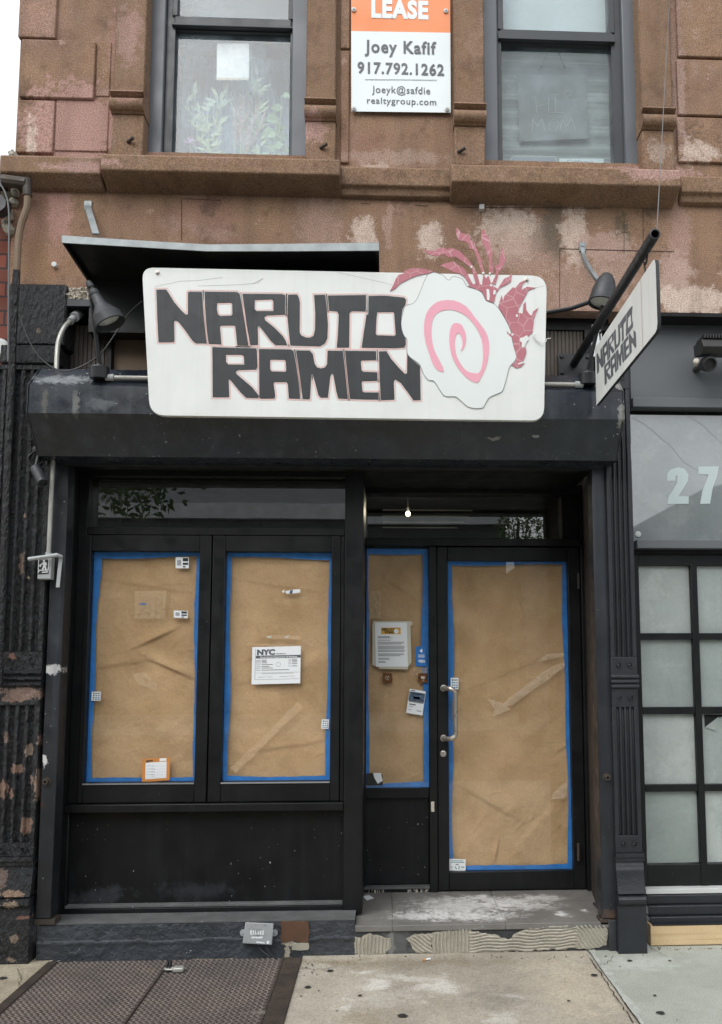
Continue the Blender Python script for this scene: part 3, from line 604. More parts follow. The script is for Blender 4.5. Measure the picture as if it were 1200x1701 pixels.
# plants on the inner sill
def leaf(b, p, d, L, wd):
    p = Vector(p); d = Vector(d).normalized(); q = d.cross(Vector((0, 1, 0))).normalized()*wd+Vector((0, random.uniform(-.5, .5)*wd, 0)); dr = Vector((0, 0, -.12*L))
    b.face([p, p+d*L*.4+q, p+d*L+dr, p+d*L*.4-q])
def plant(name, label, px, base, stems, mats, kind, pot):
    u = U(px, base, .2); root = thing(name, (u.x, .2, zs), label, 'plant', None)
    b = MB()
    if pot: b.lathe((u.x, .2, zs-.05), (0, 0, 1), [(0, .05), (.06, .06), (.09, .064), (.1, .05)], 16); b.build('pot', M['paper'], root); b = MB()
    s = MB()
    for (ex, ey) in stems:
        e = U(ex, ey, .2+random.uniform(-.03, .05)); a = Vector((u.x+random.uniform(-.02, .02), .2, zs))
        P = bez([a, a.lerp(e, .5)+Vector((random.uniform(-.02, .02), 0, .02)), e], 5); s.tube(P, .0022, 5)
        if kind == 'plume':
            for k in range(110):
                t = random.uniform(.35, 1); c = a.lerp(e, t); dd = (e-a).normalized()+Vector((random.uniform(-.7, .7), random.uniform(-.4, .4), random.uniform(-.1, .5)))
                leaf(b, c, dd, random.uniform(.02, .05), .002)
        elif kind == 'blade':
            for k in range(12):
                t = random.uniform(.15, 1); c = a.lerp(e, t); leaf(b, c, Vector((random.uniform(-.9, .9), 0, random.uniform(.2, 1))), random.uniform(.06, .11), .011)
        elif kind == 'broad':
            leaf(b, e, Vector((random.uniform(-1, 1), 0, random.uniform(-.3, .3))), random.uniform(.06, .09), .028)
            leaf(b, a.lerp(e, .7), Vector((random.uniform(-1, 1), 0, random.uniform(-.2, .4))), random.uniform(.06, .09), .024)
        else:
            for k in range(14): leaf(b, e, Vector((random.uniform(-1, 1), random.uniform(-.5, .5), random.uniform(-.6, 1))), random.uniform(.015, .03), .009)
    s.build('stem', M['leaf'], root); b.build('petal' if kind == 'flower' else 'foliage', mats, root)
plant('potted_plant', 'green blade leaved plant at the left of the upper left window', 352, 255, [(322, 150), (345, 165), (362, 160), (335, 185), (372, 150), (310, 170)], M['leaf'], 'blade', True)
plant('dried_bouquet', 'dusty mauve feathery dried bouquet in the middle of the upper left window', 400, 256, [(385, 155), (400, 150), (415, 165), (428, 180), (440, 190), (395, 175), (410, 190), (420, 200), (390, 185), (430, 165), (405, 165), (435, 205)], M['dry'], 'plume', False)
plant('potted_plant', 'broad heart leaved plant at the right of the upper left window', 452, 258, [(435, 225), (470, 180), (475, 210), (460, 235), (472, 240), (455, 215), (468, 160), (445, 200), (462, 195), (448, 240), (475, 235)], M['leaf2'], 'broad', True)
plant('potted_plant', 'tall thin bamboo like stem in the upper left window beside the white paper', 432, 256, [(418, 90), (428, 120), (432, 140)], M['leaf'], 'blade', False)
plant('cut_flowers', 'lilac flowers low in the left corner of the upper left window', 325, 256, [(312, 236), (325, 240), (332, 230), (345, 240), (318, 232)], M['lilac'], 'flower', False)
# hanging board in the right window
hb = thing('hanging_sign', U(930, 200, .17), 'grey square board on strings with HI MOM handwriting in upper right window', 'sign')
b = MB(); b.px([(860, 124), (974, 124), (978, 230), (863, 235)], .175, .004); b.build('board', M['plate'], hb)
def stroke(b, pts, y, wd=1.0):
    P = [U(p[0], p[1], y) for p in pts]
    for i in range(len(P)-1):
        d = (P[i+1]-P[i]); 
        if d.length < 1e-6: continue
        d.normalize(); q = Vector((-d.z, 0, d.x))*wd*.0016; e = d*.001
        b.face([P[i]-q-e, P[i+1]-q+e, P[i+1]+q+e, P[i]+q-e])
b = MB(); yy = .1735
hz = lambda x, y: (800+x/4.286, y/4.286)
for s_ in [[(385, 680), (395, 800)], [(480, 675), (478, 800)], [(390, 760), (480, 735)], [(490, 675), (560, 672)], [(525, 675), (530, 800)], [(495, 803), (580, 800)],
           [(600, 690), (590, 660), (610, 640), (640, 650), (635, 680), (600, 690), (640, 720), (690, 700)], [(640, 720), (680, 760)],
           [(360, 940), (365, 845), (400, 900), (430, 845), (455, 935)], [(510, 850), (480, 880), (490, 930), (530, 935), (550, 890), (530, 850), (505, 850)], [(558, 930), (575, 850), (605, 900), (640, 845), (672, 930)]]:
    stroke(b, [hz(*p) for p in s_], yy, 1.1)
b.build('handwriting', M['chalk'], hb)
b = MB()
for s_ in [[(486, 330), (430, 470), (405, 530)], [(535, 330), (585, 470), (602, 530)]]:
    b.tube([U(*hz(*p), .176) for p in s_], .0022, 5)
for p in [(428, 475), (588, 475)]: b.lathe(U(*hz(*p), .176), (0, 0, 1), [(-.008, .002), (0, .008), (.008, .002)], 8)
b.build('string', M['sash'], hb)
b = MB(); b.px([hz(205, 1130), hz(225, 1108), hz(520, 1112), hz(540, 1135), hz(540, 1200), hz(205, 1200)], .16, .003); b.mi = 1; b.px([hz(212, 1135), hz(228, 1116), hz(517, 1120), hz(532, 1138), hz(532, 1200), hz(212, 1200)], .1595, .001)
b.mi = 0; A = U(*hz(235, 1190), .159); B = U(*hz(500, 1150), .159); b.text('$250 FINE', A.x, B.x, A.z-.005, B.z-.0, .1585, .02)
tag(b.build('fine_notice', [M['chalk'], M['plategrey']]), 'blue grey rounded plate reading $250 FINE at the bottom of the upper right window', 'sign')
b = MB(); b.px([hz(555, 1128), hz(870, 1130), hz(870, 1200), hz(555, 1200)], .165, .002); b.mi = 1; A = U(*hz(610, 1165), .164); B = U(*hz(800, 1140), .164); b.text('California', A.x, B.x, A.z, B.z, .1635, 0)
tag(b.build('licence_plate', [M['blind'], M['linegrey']]), 'pale plate with California lettering low in the upper right window', 'plate')

# lease banner
bn = thing('lease_banner', U(665, 90, -.02), 'white and orange LEASE banner bolted between the two upper windows', 'banner')
yb = -.022
b = MB(); nx, nz_ = 10, 14
c4 = [(583, -260), (747, -255), (749, 187), (584, 185)]
def bl(u, v, y):
    a = Vector(c4[0]).lerp(Vector(c4[1]), u); c = Vector(c4[3]).lerp(Vector(c4[2]), u); q = a.lerp(c, v); return U(q.x, q.y, y)
ws_ = lambda u, v: yb+.0009*noise.noise(Vector((u*3, v*7, 2)))
vs_ = [[b.v(bl(i/nx, j/40, ws_(i/nx, j/40))) for i in range(nx+1)] for j in range(41)]
for j in range(40):
    b.mi = 0 if bl(0, (j+.5)/40, yb).z < Z(660, 51, yb) else 1
    for i in range(nx): b.f([vs_[j][i], vs_[j+1][i], vs_[j+1][i+1], vs_[j][i+1]])
b.build('cloth', [M['banner_white'], M['banner_orange']], bn, smooth=True)
yt = yb-.0021
def ptxt(s, x0, y0, x1, y1, bold, m_, track):   # baseline y1, cap top y0 in photo pixels
    b = MB(); xm = (x0+x1)/2; b.text(s, X(x0, y1, yt), X(x1, y1, yt), Z(xm, y1, yt), Z(xm, y0, yt), yt, bold, track=track); b.build('lettering', m_, bn)
ptxt('LEASE', 617, 0, 712, 29, .05, M['banner_white'], 1.1); ptxt('Joey Kafif', 606, 67, 725, 88, .024, M['banner_grey'], 1.12); ptxt('917.792.1262', 594, 104, 738, 123, .026, M['banner_grey'], 1.12)
ptxt('Joeyk@safdie', 618, 143, 715, 155, .008, M['banner_grey'], 1.1); ptxt('realtygroup.com', 610, 162, 725, 173, .008, M['banner_grey'], 1.1)
b = MB(); stroke(b, [(607, 132), (726, 133)], yt, .9); b.build('rule', M['banner_grey'], bn)
b = MB()
for (px, py) in [(588, 17), (741, 19), (588, 181), (743, 182)]:
    u = U(px, py, yb); b.lathe((u.x, yb-.004, u.z), (0, -1, 0), [(0, .0145), (.004, .013), (.005, .006), (.011, .005)], 14)
b.islands(M['white'], 'washer', bn)

# ------------------------------------------------------------------ piers and pilasters (cast iron, painted black)
def fluted(b, x0, x1, yf, z0, z1, n, dp, back=.2, margin=.018):
    prof = [(x0, back), (x0, yf)]; wdt = (x1-x0-2*margin)/n
    for i in range(n):
        a = x0+margin+i*wdt
        prof += [(a+wdt*.16, yf), (a+wdt*.3, yf+dp), (a+wdt*.7, yf+dp), (a+wdt*.84, yf)]
    prof += [(x1, yf), (x1, back)]
    b.prismz(z0, z1, prof)
def rosette(b, x, z, yf, r):
    b.lathe((x, yf+.004, z), (0, -1, 0), [(0, r), (.009, r), (.009, r*.72), (.003, r*.66), (.005, r*.3), (.007, r*.05)], 16)
def iron_pier(root, m, x0, x1, yf, zz, nf, px, name):
    z = lambda py: Z(px, py, yf)
    b = MB()
    fluted(b, x0, x1, yf, z(zz['f1'][1]), z(zz['f1'][0]), nf, .016); fluted(b, x0, x1, yf, z(zz['f2'][1]), z(zz['f2'][0]), nf, .016)
    b.box(x0, x1, yf+.001, .2, z(zz['f2'][0]), z(zz['f1'][1])); b.box(x0, x1, yf+.001, .2, z(zz['band2'][0]), z(zz['f2'][1]))
    if zz.get('top'): b.box(x0, x1, yf-.001, .2, z(zz['f1'][0]), z(zz['top']))
    sh = b.build('shaft', m, root, bevel=.003)
    b = MB(); a0, a1 = zz['band1']
    for k in range(3):
        c = z(a0+(a1-a0)*(k+.5)/3); b.tube([(x0-.004, yf-.002, c), (x1+.004, yf-.002, c)], .0115, 10)
    b.islands(m, 'ring', root)
    b = MB()
    for py in zz['ros']:
        for k in (.3, .72) if nf < 5 else (.2, .52, .84): rosette(b, x0+(x1-x0)*k, z(py), yf, .0155)
    b.islands(m, 'rosette', sh)
    b = MB(); q0, q1 = zz['band2']; b.box(x0-.006, x1+.006, yf-.012, .2, z(q1), z((q0+q1)/2)); b.box(x0-.004, x1+.004, yf-.02, .2, z((q0+q1)/2)+.0015, z(q0))
    zc0, zc1 = z(zz['cove'][1]), z(zz['cove'][0]); prof = [(.2, zc1), (yf-.004, zc1)]
    for k in range(7): t = k/6; prof.append((yf-.004-.03*(t**2), zc1+(zc0-zc1)*t))
    prof.append((.2, zc0)); b.prismx(x0-.002, x1+.002, prof)
    zt_, zb_ = z(zz['torus'][0]), z(zz['torus'][1]); r = abs(zt_-zb_)/2
    b.tube([(x0-.002, yf-.018, (zt_+zb_)/2), (x1+.002, yf-.018, (zt_+zb_)/2)], r, 12); b.box(x0, x1, yf-.02, .2, zb_, zt_)
    b.prismx(x0-.004, x1+.004, [(.2, zb_-.001), (yf-.02, zb_-.001), (yf-.026, zb_-.05), (yf-.022, GZ-.02), (.2, GZ-.02)])
    b.build('base', m, root, bevel=.003)
pr = thing('cast_iron_pilaster', (1.26, 0, GZ), 'dark grey fluted cast iron pilaster between the ramen shop and the neighbouring windows', 'pilaster')
pxl, pxr = X(1016, 1130, -.06), X(1059.5, 1130, -.06)
iron_pier(pr, M['pilaster'], pxl, pxr, -.06, dict(f1=(646, 1091), f2=(1175, 1388), top=612, band1=(1120, 1144), ros=(1105, 1159, 1402, 627), band2=(1417, 1430), cove=(1430, 1482), torus=(1485, 1502)), 4, 1040, 'pilaster')
pl_ = thing('cast_iron_pier', (-1.9, 0, GZ), 'black fluted pier with peeling paint at the left edge of the shop', 'pilaster')
iron_pier(pl_, M['pier'], -2.12, -1.79, -.05, dict(f1=(614, 1082), f2=(1172, 1400), top=606, band1=(1112, 1142), ros=(1097, 1411), band2=(1423, 1437), cove=(1437, 1487), torus=(1490, 1506)), 6, 40, 'pier')
b = MB(); b.box(-2.06, -1.75, -.03, .2, Z(60, 572, -.03), Z(60, 471, -.03)); nrm = b
b.box(-2.08, -1.77, -.055, .2, Z(60, 604, -.05), Z(60, 573, -.05)); b.build('cap_block', M['pier'], pl_, bevel=.01)

# ------------------------------------------------------------------ shopfront joinery
shop = thing('shopfront', (-.25, .3, .225), 'black painted timber shopfront with papered display windows and glass door', 'shopfront')
yS, yD = .18, .60
zs_ = lambda py: Z(350, py, yS); zd = lambda py: Z(790, py, yD)
xs = lambda px: X(px, 1107, yS); xd = lambda px: X(px, 1190, yD)
FL = xs(122.5)      # left edge of the display frame
POST0, POST1 = X(572, 1100, .14), X(603.5, 1100, .14)
TB0, TB1 = zs_(890), zs_(877)
HEAD = 2.70
b = MB()
b.box(-1.76, FL, .10, .3, .25, HEAD); b.box(FL, xs(138.5), .165, .3, zs_(1332), zs_(797)+.05)                # left jamb
b.box(xs(138.5), POST0, .16, .3, TB0, TB1); b.box(FL, POST0, .14, .3, zs_(795), HEAD)   # transom bar, head
b.box(FL, POST0, .125, .3, zs_(1346), zs_(1332.5))                                        # window board
b.box(FL-.02, xs(128), .15, .3, .25, zs_(1346.5)); b.box(xs(566), POST0, .16, .3, zs_(1332), zs_(890.5))
b.build('display_frame', M['black'], shop, bevel=.004)
b = MB(); b.box(POST0, POST1, .14, .72, .24, HEAD); b.build('post', M['black'], shop, bevel=.004)
b = MB(); b.box(xs(128), POST0, .19, .3, zs_(1500), zs_(1347)); b.build('stall_riser', M['panelblack'], shop)
b = MB(); b.box(FL-.01, POST0, .15, .3, zs_(1503.5), zs_(1499)); b.build('kick_ledge', M['ledge'], shop, bevel=.002)
b = MB(); b.box(FL-.01, POST0, .145, .3, .25, zs_(1504)); b.build('kick_board', M['black'], shop, bevel=.003)
def casement(xa, xb, ga, gb):
    z0, z1 = zs_(1331.5), zs_(890.5)
    b = MB(); b.frame(xa, xb, z0, z1, ga-xa, xb-gb, zs_(1298)-z0, z1-zs_(917), .155, .25)
    o = b.build('display_window', M['black'], shop, bevel=.004)
    b = MB(); b.box(ga, gb, .15, .154, zs_(1301), zs_(1298)-.002); b.build('glazing_bead', M['linegrey'], o)
    b = MB(); b.face([(ga, .2, zs_(1298)), (gb, .2, zs_(1298)), (gb, .2, zs_(917)), (ga, .2, zs_(917))]); b.build('pane', M['glass'], o)
casement(xs(139), xs(349), xs(147.5), xs(329)); casement(xs(351), xs(565.5), xs(372.5), xs(550))
b = MB(); b.face([(FL, .2, TB1), (POST0, .2, TB1), (POST0, .2, zs_(797)), (FL, .2, zs_(797))]); tr = b.build('transom_window', M['glassdark'], shop)
# door bay
DX1 = xd(968)
b = MB(); b.box(POST1, DX1+.02, .56, .7, zd(908), zd(896)); b.box(POST1, DX1+.02, .57, .7, zd(822), HEAD); b.box(POST1, xd(608.5), .59, .7, .225, zd(908.5))
b.box(xd(713), xd(726.5), .58, .7, .225, zd(908.5)); b.box(DX1-.0, X(972, 1190, .6)+.03, .56, .7, .225, HEAD); b.box(xd(940), DX1, .6, .7, zd(895.5), zd(822.5)); b.build('door_frame', M['black'], shop, bevel=.004)
b = MB(); b.box(xd(608.5), xd(713), .6, .68, zd(1325), zd(1308)); b.box(xd(608.5), xd(713), .63, .68, zd(1470), zd(1325.5)); sdl = b.build('sidelight', M['panelblack'], shop, bevel=.003)
b = MB(); b.face([(xd(608.5), .62, zd(1308)), (xd(713), .62, zd(1308)), (xd(713), .62, zd(908)), (xd(608.5), .62, zd(908))]); b.build('pane', M['glass'], sdl)
b = MB(); b.box(xd(606), xd(714), .585, .68, zd(1474), zd(1470.5)); b.build('kick_ledge', M['ledge'], sdl)
b = MB(); b.box(xd(606), xd(714), .595, .68, .225, zd(1474.5))
b.mi = 1
for k in range(26):
    u = random.uniform(676, 712) if k < 16 else random.uniform(606, 640); h = random.uniform(2, 8); b.box(xd(u), xd(u+random.uniform(.8, 3.5)), .5935, .595, zd(1475+h), zd(1475))
b.build('scuffed_board', [M['panelblack'], M['ivory']], sdl)
b = MB(); b.face([(POST1, .66, zd(896)), (xd(940), .66, zd(896)), (xd(940), .66, zd(822)), (POST1, .66, zd(822))]); b.build('transom_window', M['glassdark'], shop)
dz0, dz1 = zd(1478), zd(909)
b = MB(); b.frame(xd(727), DX1-.003, dz0, dz1, xd(745)-xd(727), DX1-.003-xd(947.5), zd(1447)-dz0, dz1-zd(932), .585, .64); door = b.build('door', M['black'], shop, bevel=.004)
b = MB(); b.face([(xd(745), .62, zd(1447)), (xd(947.5), .62, zd(1447)), (xd(947.5), .62, zd(932)), (xd(745), .62, zd(932))]); b.build('pane', M['glass'], door)
def D(px, py, y): return U(px, py, y)
p0, p1 = D(737, 1143, .585), D(737, 1226, .585)
b = MB(); hx = D(757, 1185, .5).x; hy = .51
b.tube(bez([(p0.x, .585, p0.z), (p0.x+.004, .545, p0.z), (p0.x+.035, hy, p0.z-.002), (hx-.004, hy, p0.z-.02), (hx, hy, p0.z-.06), (hx, hy, p1.z+.06), (hx-.004, hy, p1.z+.02), (p0.x+.035, hy, p1.z+.002), (p0.x+.004, .545, p1.z), (p0.x, .585, p1.z)], 6), .015, 12)
for p in (p0, p1): b.lathe((p.x, .584, p.z), (0, -1, 0), [(0, .02), (.008, .02), (.01, .012)], 14)
b.build('handle', M['steel'], door)
b = MB(); u = D(736.5, 1252, .585); b.lathe((u.x, .585, u.z), (0, -1, 0), [(0, .019), (.006, .019), (.008, .013), (.012, .012)], 18); b.build('lock', M['steel'], door)
b = MB(); u = D(719, 1340, .58); b.box(u.x-.01, u.x+.01, .575, .58, u.z-.03, u.z+.03); b.build('strike_plate', M['ivory'], shop, bevel=.002)
for py in (965, 1415):
    b = MB(); u = D(961, py, .57); b.cyl((u.x, .565, u.z-.05), (u.x, .565, u.z+.05), .009); b.build('hinge', M['hatchframe'], door)
# right return wall and steel guide rails of the shutter
b = MB(); xa, xb = X(990, 1100, -.01), X(970, 1190, .6); b.hexa([(xa, -.01, .225), (xa+.05, -.01, .225), (xa+.05, -.01, HEAD), (xa, -.01, HEAD)], [(xb+.02, .6, .225), (xb+.08, .6, .225), (xb+.08, .6, HEAD), (xb+.02, .6, HEAD)]); b.build('return_wall', M['rust_side'], shop)
# header above the transoms
b = MB(); b.box(-1.77, 1.17, .02, .6, 2.66, 2.72); b.box(-1.70, 1.16, .0, .05, Z(500, 779, 0), 2.72); b.box(-1.70, 1.16, -.012, .0, Z(500, 779, 0), Z(500, 775, 0)); b.build('lintel', M['black'], shop, bevel=.003)
# dark shop interior
b = MB()
b.box(-1.75, 1.3, 3.2, 3.25, .2, 2.9); b.box(-1.8, -1.75, .3, 3.2, .2, 2.9); b.box(1.3, 1.35, .7, 3.2, .2, 2.9); b.box(-1.75, 1.3, .7, 3.2, 2.85, 2.9); b.box(-1.75, 1.3, .72, 3.2, .15, .2)
b.build('interior_wall', M['dark'], shop)
b = MB()
for (py, x1) in [(828, 790), (837, 790), (847, 785), (857, 780), (867, 770), (876, 760)]:
    A = U(636, py, 2.0); B = U(x1, py+1.5, 2.0); b.box(A.x, B.x, 2.0, 2.02, A.z-.0045, A.z+.0045)
b.islands(M['slat'], 'ceiling_slat', shop)
lb = thing('light_bulb', U(678, 853, 1.6), 'small lit yellow bulb glowing behind the glass above the door', 'light bulb')
u = U(678, 854, 1.6); b = MB(); b.lathe((u.x, u.y, u.z-.022), (0, 0, 1), [(0, .004), (.006, .015), (.018, .021), (.032, .018), (.042, .011)], 14); b.build('globe', M['bulb'], lb)
b = MB(); b.cyl((u.x, u.y, u.z+.02), (u.x, u.y, u.z+.05), .011); b.cyl((u.x, u.y, u.z+.05), (u.x, u.y, 2.85), .003, n=6); b.build('socket', M['dark'], lb)
bl_ = bpy.data.lights.new('bulb_glow', 'POINT'); bl_.energy = 4; bl_.color = (1, .85, .6); bl_.shadow_soft_size = .03
bo_ = bpy.data.objects.new('bulb_glow', bl_); col.objects.link(bo_); bo_.location = (0, -.05, 0); bo_.parent = lb
# plinth under the display windows and entrance step
b = MB(); NX = 260; NZ = 30; x0, x1 = -1.765, -.15
def crk(x): return .17+.02*noise.noise(Vector((x*3, 1, 0)))+.01*noise.noise(Vector((x*14, 4, 0)))
gr = []
for j in range(NZ+1):
    row = []
    for i in range(NX+1):
        x = x0+(x1-x0)*i/NX; z = GZ-.02+(.25-GZ+.02)*j/NZ
        dd = z-crk(x); y = -.02+.0016*noise.noise(Vector((x*9, z*16, 3)))+.0012*noise.noise(Vector((x*30, z*40, 3)))-(.006 if dd < 0 else 0)-(.004*math.exp(-((dd+.008)/.01)**2) if dd < 0 else 0)
        row.append(b.v((x, y, z)))
    gr.append(row)
b.sm = True
for j in range(NZ):
    for i in range(NX): b.f([gr[j][i], gr[j][i+1], gr[j+1][i+1], gr[j+1][i]])
b.sm = False
b.box(x0, x1, .004, .3, GZ-.02, .2495); 
plinth = b.build('plinth', M['plinth'], shop)
b = MB(); b.px([(466, 1532), (490, 1531), (512, 1532), (513, 1540), (515, 1548), (513, 1556), (512, 1566), (500, 1566), (488, 1563), (478, 1565), (468, 1566), (466, 1556), (468, 1545)], -.032, .014); b.mi = 1
b.px([(485, 1569), (492, 1567), (502, 1566), (513, 1567), (514, 1574), (512, 1578), (498, 1579), (485, 1578)], -.032, .014); b.px([(475, 1574), (479, 1572), (482, 1582), (480, 1590), (474, 1590)], -.03, .012)
b.islands([M['brownpaint'], M['mortar']], 'bare_patch', plinth)
b = MB(); b.box(x0, x1-.0, -.016, .2, .2505, .257); b.build('plinth_ledge', M['ledge'], plinth)
step = thing('entrance_step', (.5, .2, GZ), 'slate entrance step with chalky scuffs and combed mortar on its riser', 'step')
b = MB()
xe = 1.19; cuts = [-.149, X(652, 1505, .2), X(830, 1505, .2), xe+.06]
for i in range(3): b.box(cuts[i]+.0006, cuts[i+1]-.0006, -.03, .7, .195, .225)
b.build('tread', M['tread'], step, bevel=.003)
b = MB(); b.box(-.15, xe-.01, -.02, .6, GZ-.02, .194); b.build('riser', M['riser'], step)
_cy = [-.0215]
def comb(poly, ang, per=7.0):     # combed mortar: ridges raised on a traced patch
    y = _cy[0]; _cy[0] -= .0012; rag = []
    for i in range(len(poly)):
        A = Vector(poly[i]); B = Vector(poly[(i+1) % len(poly)]); n_ = max(1, int((B-A).length/5)); nn = Vector((-(B-A).y, (B-A).x)).normalized()
        for k in range(n_): rag.append(tuple(A.lerp(B, k/n_)+nn*random.uniform(-1.6, 1.6)))
    poly = rag
    b = MB(); b.px(poly, y, .002)
    xs_ = [p[0] for p in poly]; ys_ = [p[1] for p in poly]
    d = Vector((math.cos(R(ang)), math.sin(R(ang)))); q = Vector((-d.y, d.x)); c = Vector(((min(xs_)+max(xs_))/2, (min(ys_)+max(ys_))/2)); ext = max(max(xs_)-min(xs_), max(ys_)-min(ys_))
    def inside(p):
        r = False; n = len(poly)
        for i in range(n):
            a, e = poly[i], poly[(i+1) % n]
            if (a[1] > p.y) != (e[1] > p.y) and p.x < (e[0]-a[0])*(p.y-a[1])/(e[1]-a[1])+a[0]: r = not r
        return r
    k = -ext
    while k < ext:
        run = []; t = -ext; ph = random.uniform(0, 6)
        while t < ext:
            p = c+q*(k+1.5*math.sin(t*.045+.5)+.9*math.sin(t*.13+k*.05)+random.uniform(-.35, .35))+d*t
            if inside(p): run.append(p)
            elif len(run) > 2: b.tube([U(z_.x, z_.y, y-.0005) for z_ in run], [.0062*random.uniform(.7, 1.2) for _ in run], 6); run = []
            else: run = []
            t += 4
        k += per
    b.build('mortar_patch', M['mortar'], step, smooth=False)
comb([(587, 1556), (600, 1557), (615, 1550), (632, 1556), (648, 1558), (650, 1572), (640, 1585), (622, 1588), (587, 1587)], 86, 6)
comb([(675, 1560), (690, 1551), (722, 1551), (716, 1566), (719, 1583), (690, 1583), (684, 1570)], 30, 5.5)
comb([(716, 1550), (758, 1542), (783, 1541), (784, 1583), (740, 1588), (719, 1584), (717, 1566)], 84, 6)
comb([(778, 1546), (822, 1553), (845, 1561), (858, 1549), (880, 1541), (962, 1536), (960, 1575), (900, 1578), (778, 1585)], -2, 5.2)
comb([(955, 1536), (1006, 1533), (1011, 1550), (1008, 1570), (985, 1577), (954, 1575)], 50, 6)
b = MB(); b.box(xe-.012, X(1030, 1550, -.04), -.035, .3, GZ-.02, .235); b.build('end_block', M['riser'], step, bevel=.004)

# roller shutter: housing and two guide rails
rs = thing('roller_shutter', (-.28, -.2, 2.7), 'long black dented roller shutter housing above the shopfront', 'roller shutter')
ya, yf_ = -.19, -.32
hz_ = [(.1, 2.66), (-.17, 2.66), (ya-.01, Z(540, 748, ya)), (yf_, Z(540, 691, yf_)), (yf_, Z(540, 645, yf_)), (ya, Z(540, 619, ya)), (.1, 3.13)]
b = MB(); hx0, hx1 = -1.80, 1.242; nseg = 60
rows = []
for i in range(nseg+1):
    x = hx0+(hx1-hx0)*i/nseg
    rows.append([b.v((x, p[0]+(.004*noise.noise(Vector((x*2.3, k*3.1, 0))) if 1 < k < 6 else 0), p[1]+(.004*noise.noise(Vector((x*1.7, k*2.1, 5))) if 1 < k < 6 else 0))) for k, p in enumerate(hz_)])
for i in range(nseg):
    for k in range(len(hz_)): b.f([rows[i][k], rows[i+1][k], rows[i+1][(k+1) % 7], rows[i][(k+1) % 7]])
b.build('housing', M['shutter'], rs)
for x in (hx0-.006, hx1+.001):
    b = MB(); b.prism3([[(x, p[0]-(.006 if 1 < k < 6 else 0), p[1]) for k, p in enumerate(hz_)]], (.005, 0, 0)); b.build('end_cap', M['shutter'], rs)
b = MB(); b.box(-1.74, 1.2, -.04, -.02, 2.645, 2.66); b.build('bottom_bar', M['rail'], rs)
def guide(x0, x1, bolt):
    b = MB(); z0 = Z(bolt[0], 1525, -.03)
    b.box(x0, x1, -.035, -.028, z0, 2.66); b.box(x0, x0+.004, -.028, .06, z0, 2.66); b.box(x1-.004, x1, -.028, .06, z0, 2.66)
    g = b.build('guide_rail', M['rail'], rs, bevel=.002)
    b = MB(); u = U(bolt[0], bolt[1], -.035); b.lathe((u.x, -.034, u.z), (0, -1, 0), [(0, .022), (.003, .022), (.003, .015), (.025, .014), (.025, .008), (.012, .008)], 14); b.build('lock_eye', M['hatchframe'], g)
    b = MB(); b.box(x0-.01, x1+.02, -.03, .05, z0-.035, z0-.004); b.build('foot', M['hatchframe'], g, bevel=.003)
guide(-1.772, -1.697, (78, 1298)); guide(X(991, 1130, -.03), X(1015, 1130, -.03), (1008, 1291))

NXB = X(1050, 700, .12)
# sign band behind the sign
bd = thing('sign_band', (-.25, .12, 3.1), 'dingy beaded boarding behind the sign under the brown stone', 'wall panel')
def bead(x0, x1, z0, z1, nm):
    b = MB(); n = max(3, int((x1-x0)/.022)); wdt = (x1-x0)/n; prof = [(x0, .16), (x0, .11)]
    for i in range(n): a = x0+i*wdt; prof += [(a+wdt*.2, .11), (a+wdt*.3, .117), (a+wdt*.5, .117), (a+wdt*.6, .11)]
    prof += [(x1, .11), (x1, .16)]; b.prismz(z0, z1, prof); return b.build(nm, M['bead'], bd)
bead(X(108, 560, .11), X(180, 560, .11), 3.05, 3.49, 'bead_board'); bead(X(880, 560, .11), X(968, 560, .11), 3.05, 3.52, 'bead_board')
b = MB(); b.box(X(186, 560, .1), X(520, 560, .1), .13, .16, 3.05, 3.48); b.build('tan_board', M['tan'], bd)
b = MB(); b.box(X(180, 560, .1), X(188, 560, .1), .09, .16, 3.05, 3.49); b.box(-1.79, X(108, 560, .1), .09, .16, 3.05, 3.49); b.box(X(970, 560, .1), X(985, 560, .1), .08, .16, 3.05, 3.5); b.box(-1.79, 1.3, .1, .16, 3.50, 3.6); b.build('band_frame', M['black'], bd, bevel=.004)
b = MB(); b.box(X(100, 500, -.02), X(152, 500, -.02), -.02, .12, Z(120, 508, -.02), Z(120, 497, -.02)); b.build('metal_lintel', M['rail'], bd)
b = MB(); b.box(-1.79, NXB, .165, .2, 2.86, 3.6); b.build('back_board', M['dark'], bd)
b = MB(); b.box(-1.63, -.02, -.012, .09, 3.40, 3.71); b.build('black_board', M['hood'], bd)
b = MB(); b.px([(984, 539), (1000, 539), (1000, 592), (983, 592)], .07, .03); b.build('white_box', M['paper'], bd)
b = MB(); b.sm = True; gr = []
for j in range(17):
    row = []
    for i in range(41):
        u = U(101+50*i/40+1.2*math.sin(j*2.1), 478+19*j/16+1.5*noise.noise(Vector((i*.5, j, 1))), -.012)
        row.append(b.v((u.x, -.008-.03*abs(noise.noise(Vector((u.x*38, u.z*60, 2))))-.012*noise.noise(Vector((u.x*110, u.z*130, 4))), u.z)))
    gr.append(row)
for j in range(16):
    for i in range(40): b.f([gr[j][i], gr[j+1][i], gr[j+1][i+1], gr[j][i+1]])
b.sm = False
b.build('crumbled_mortar', M['ivory'], bd)

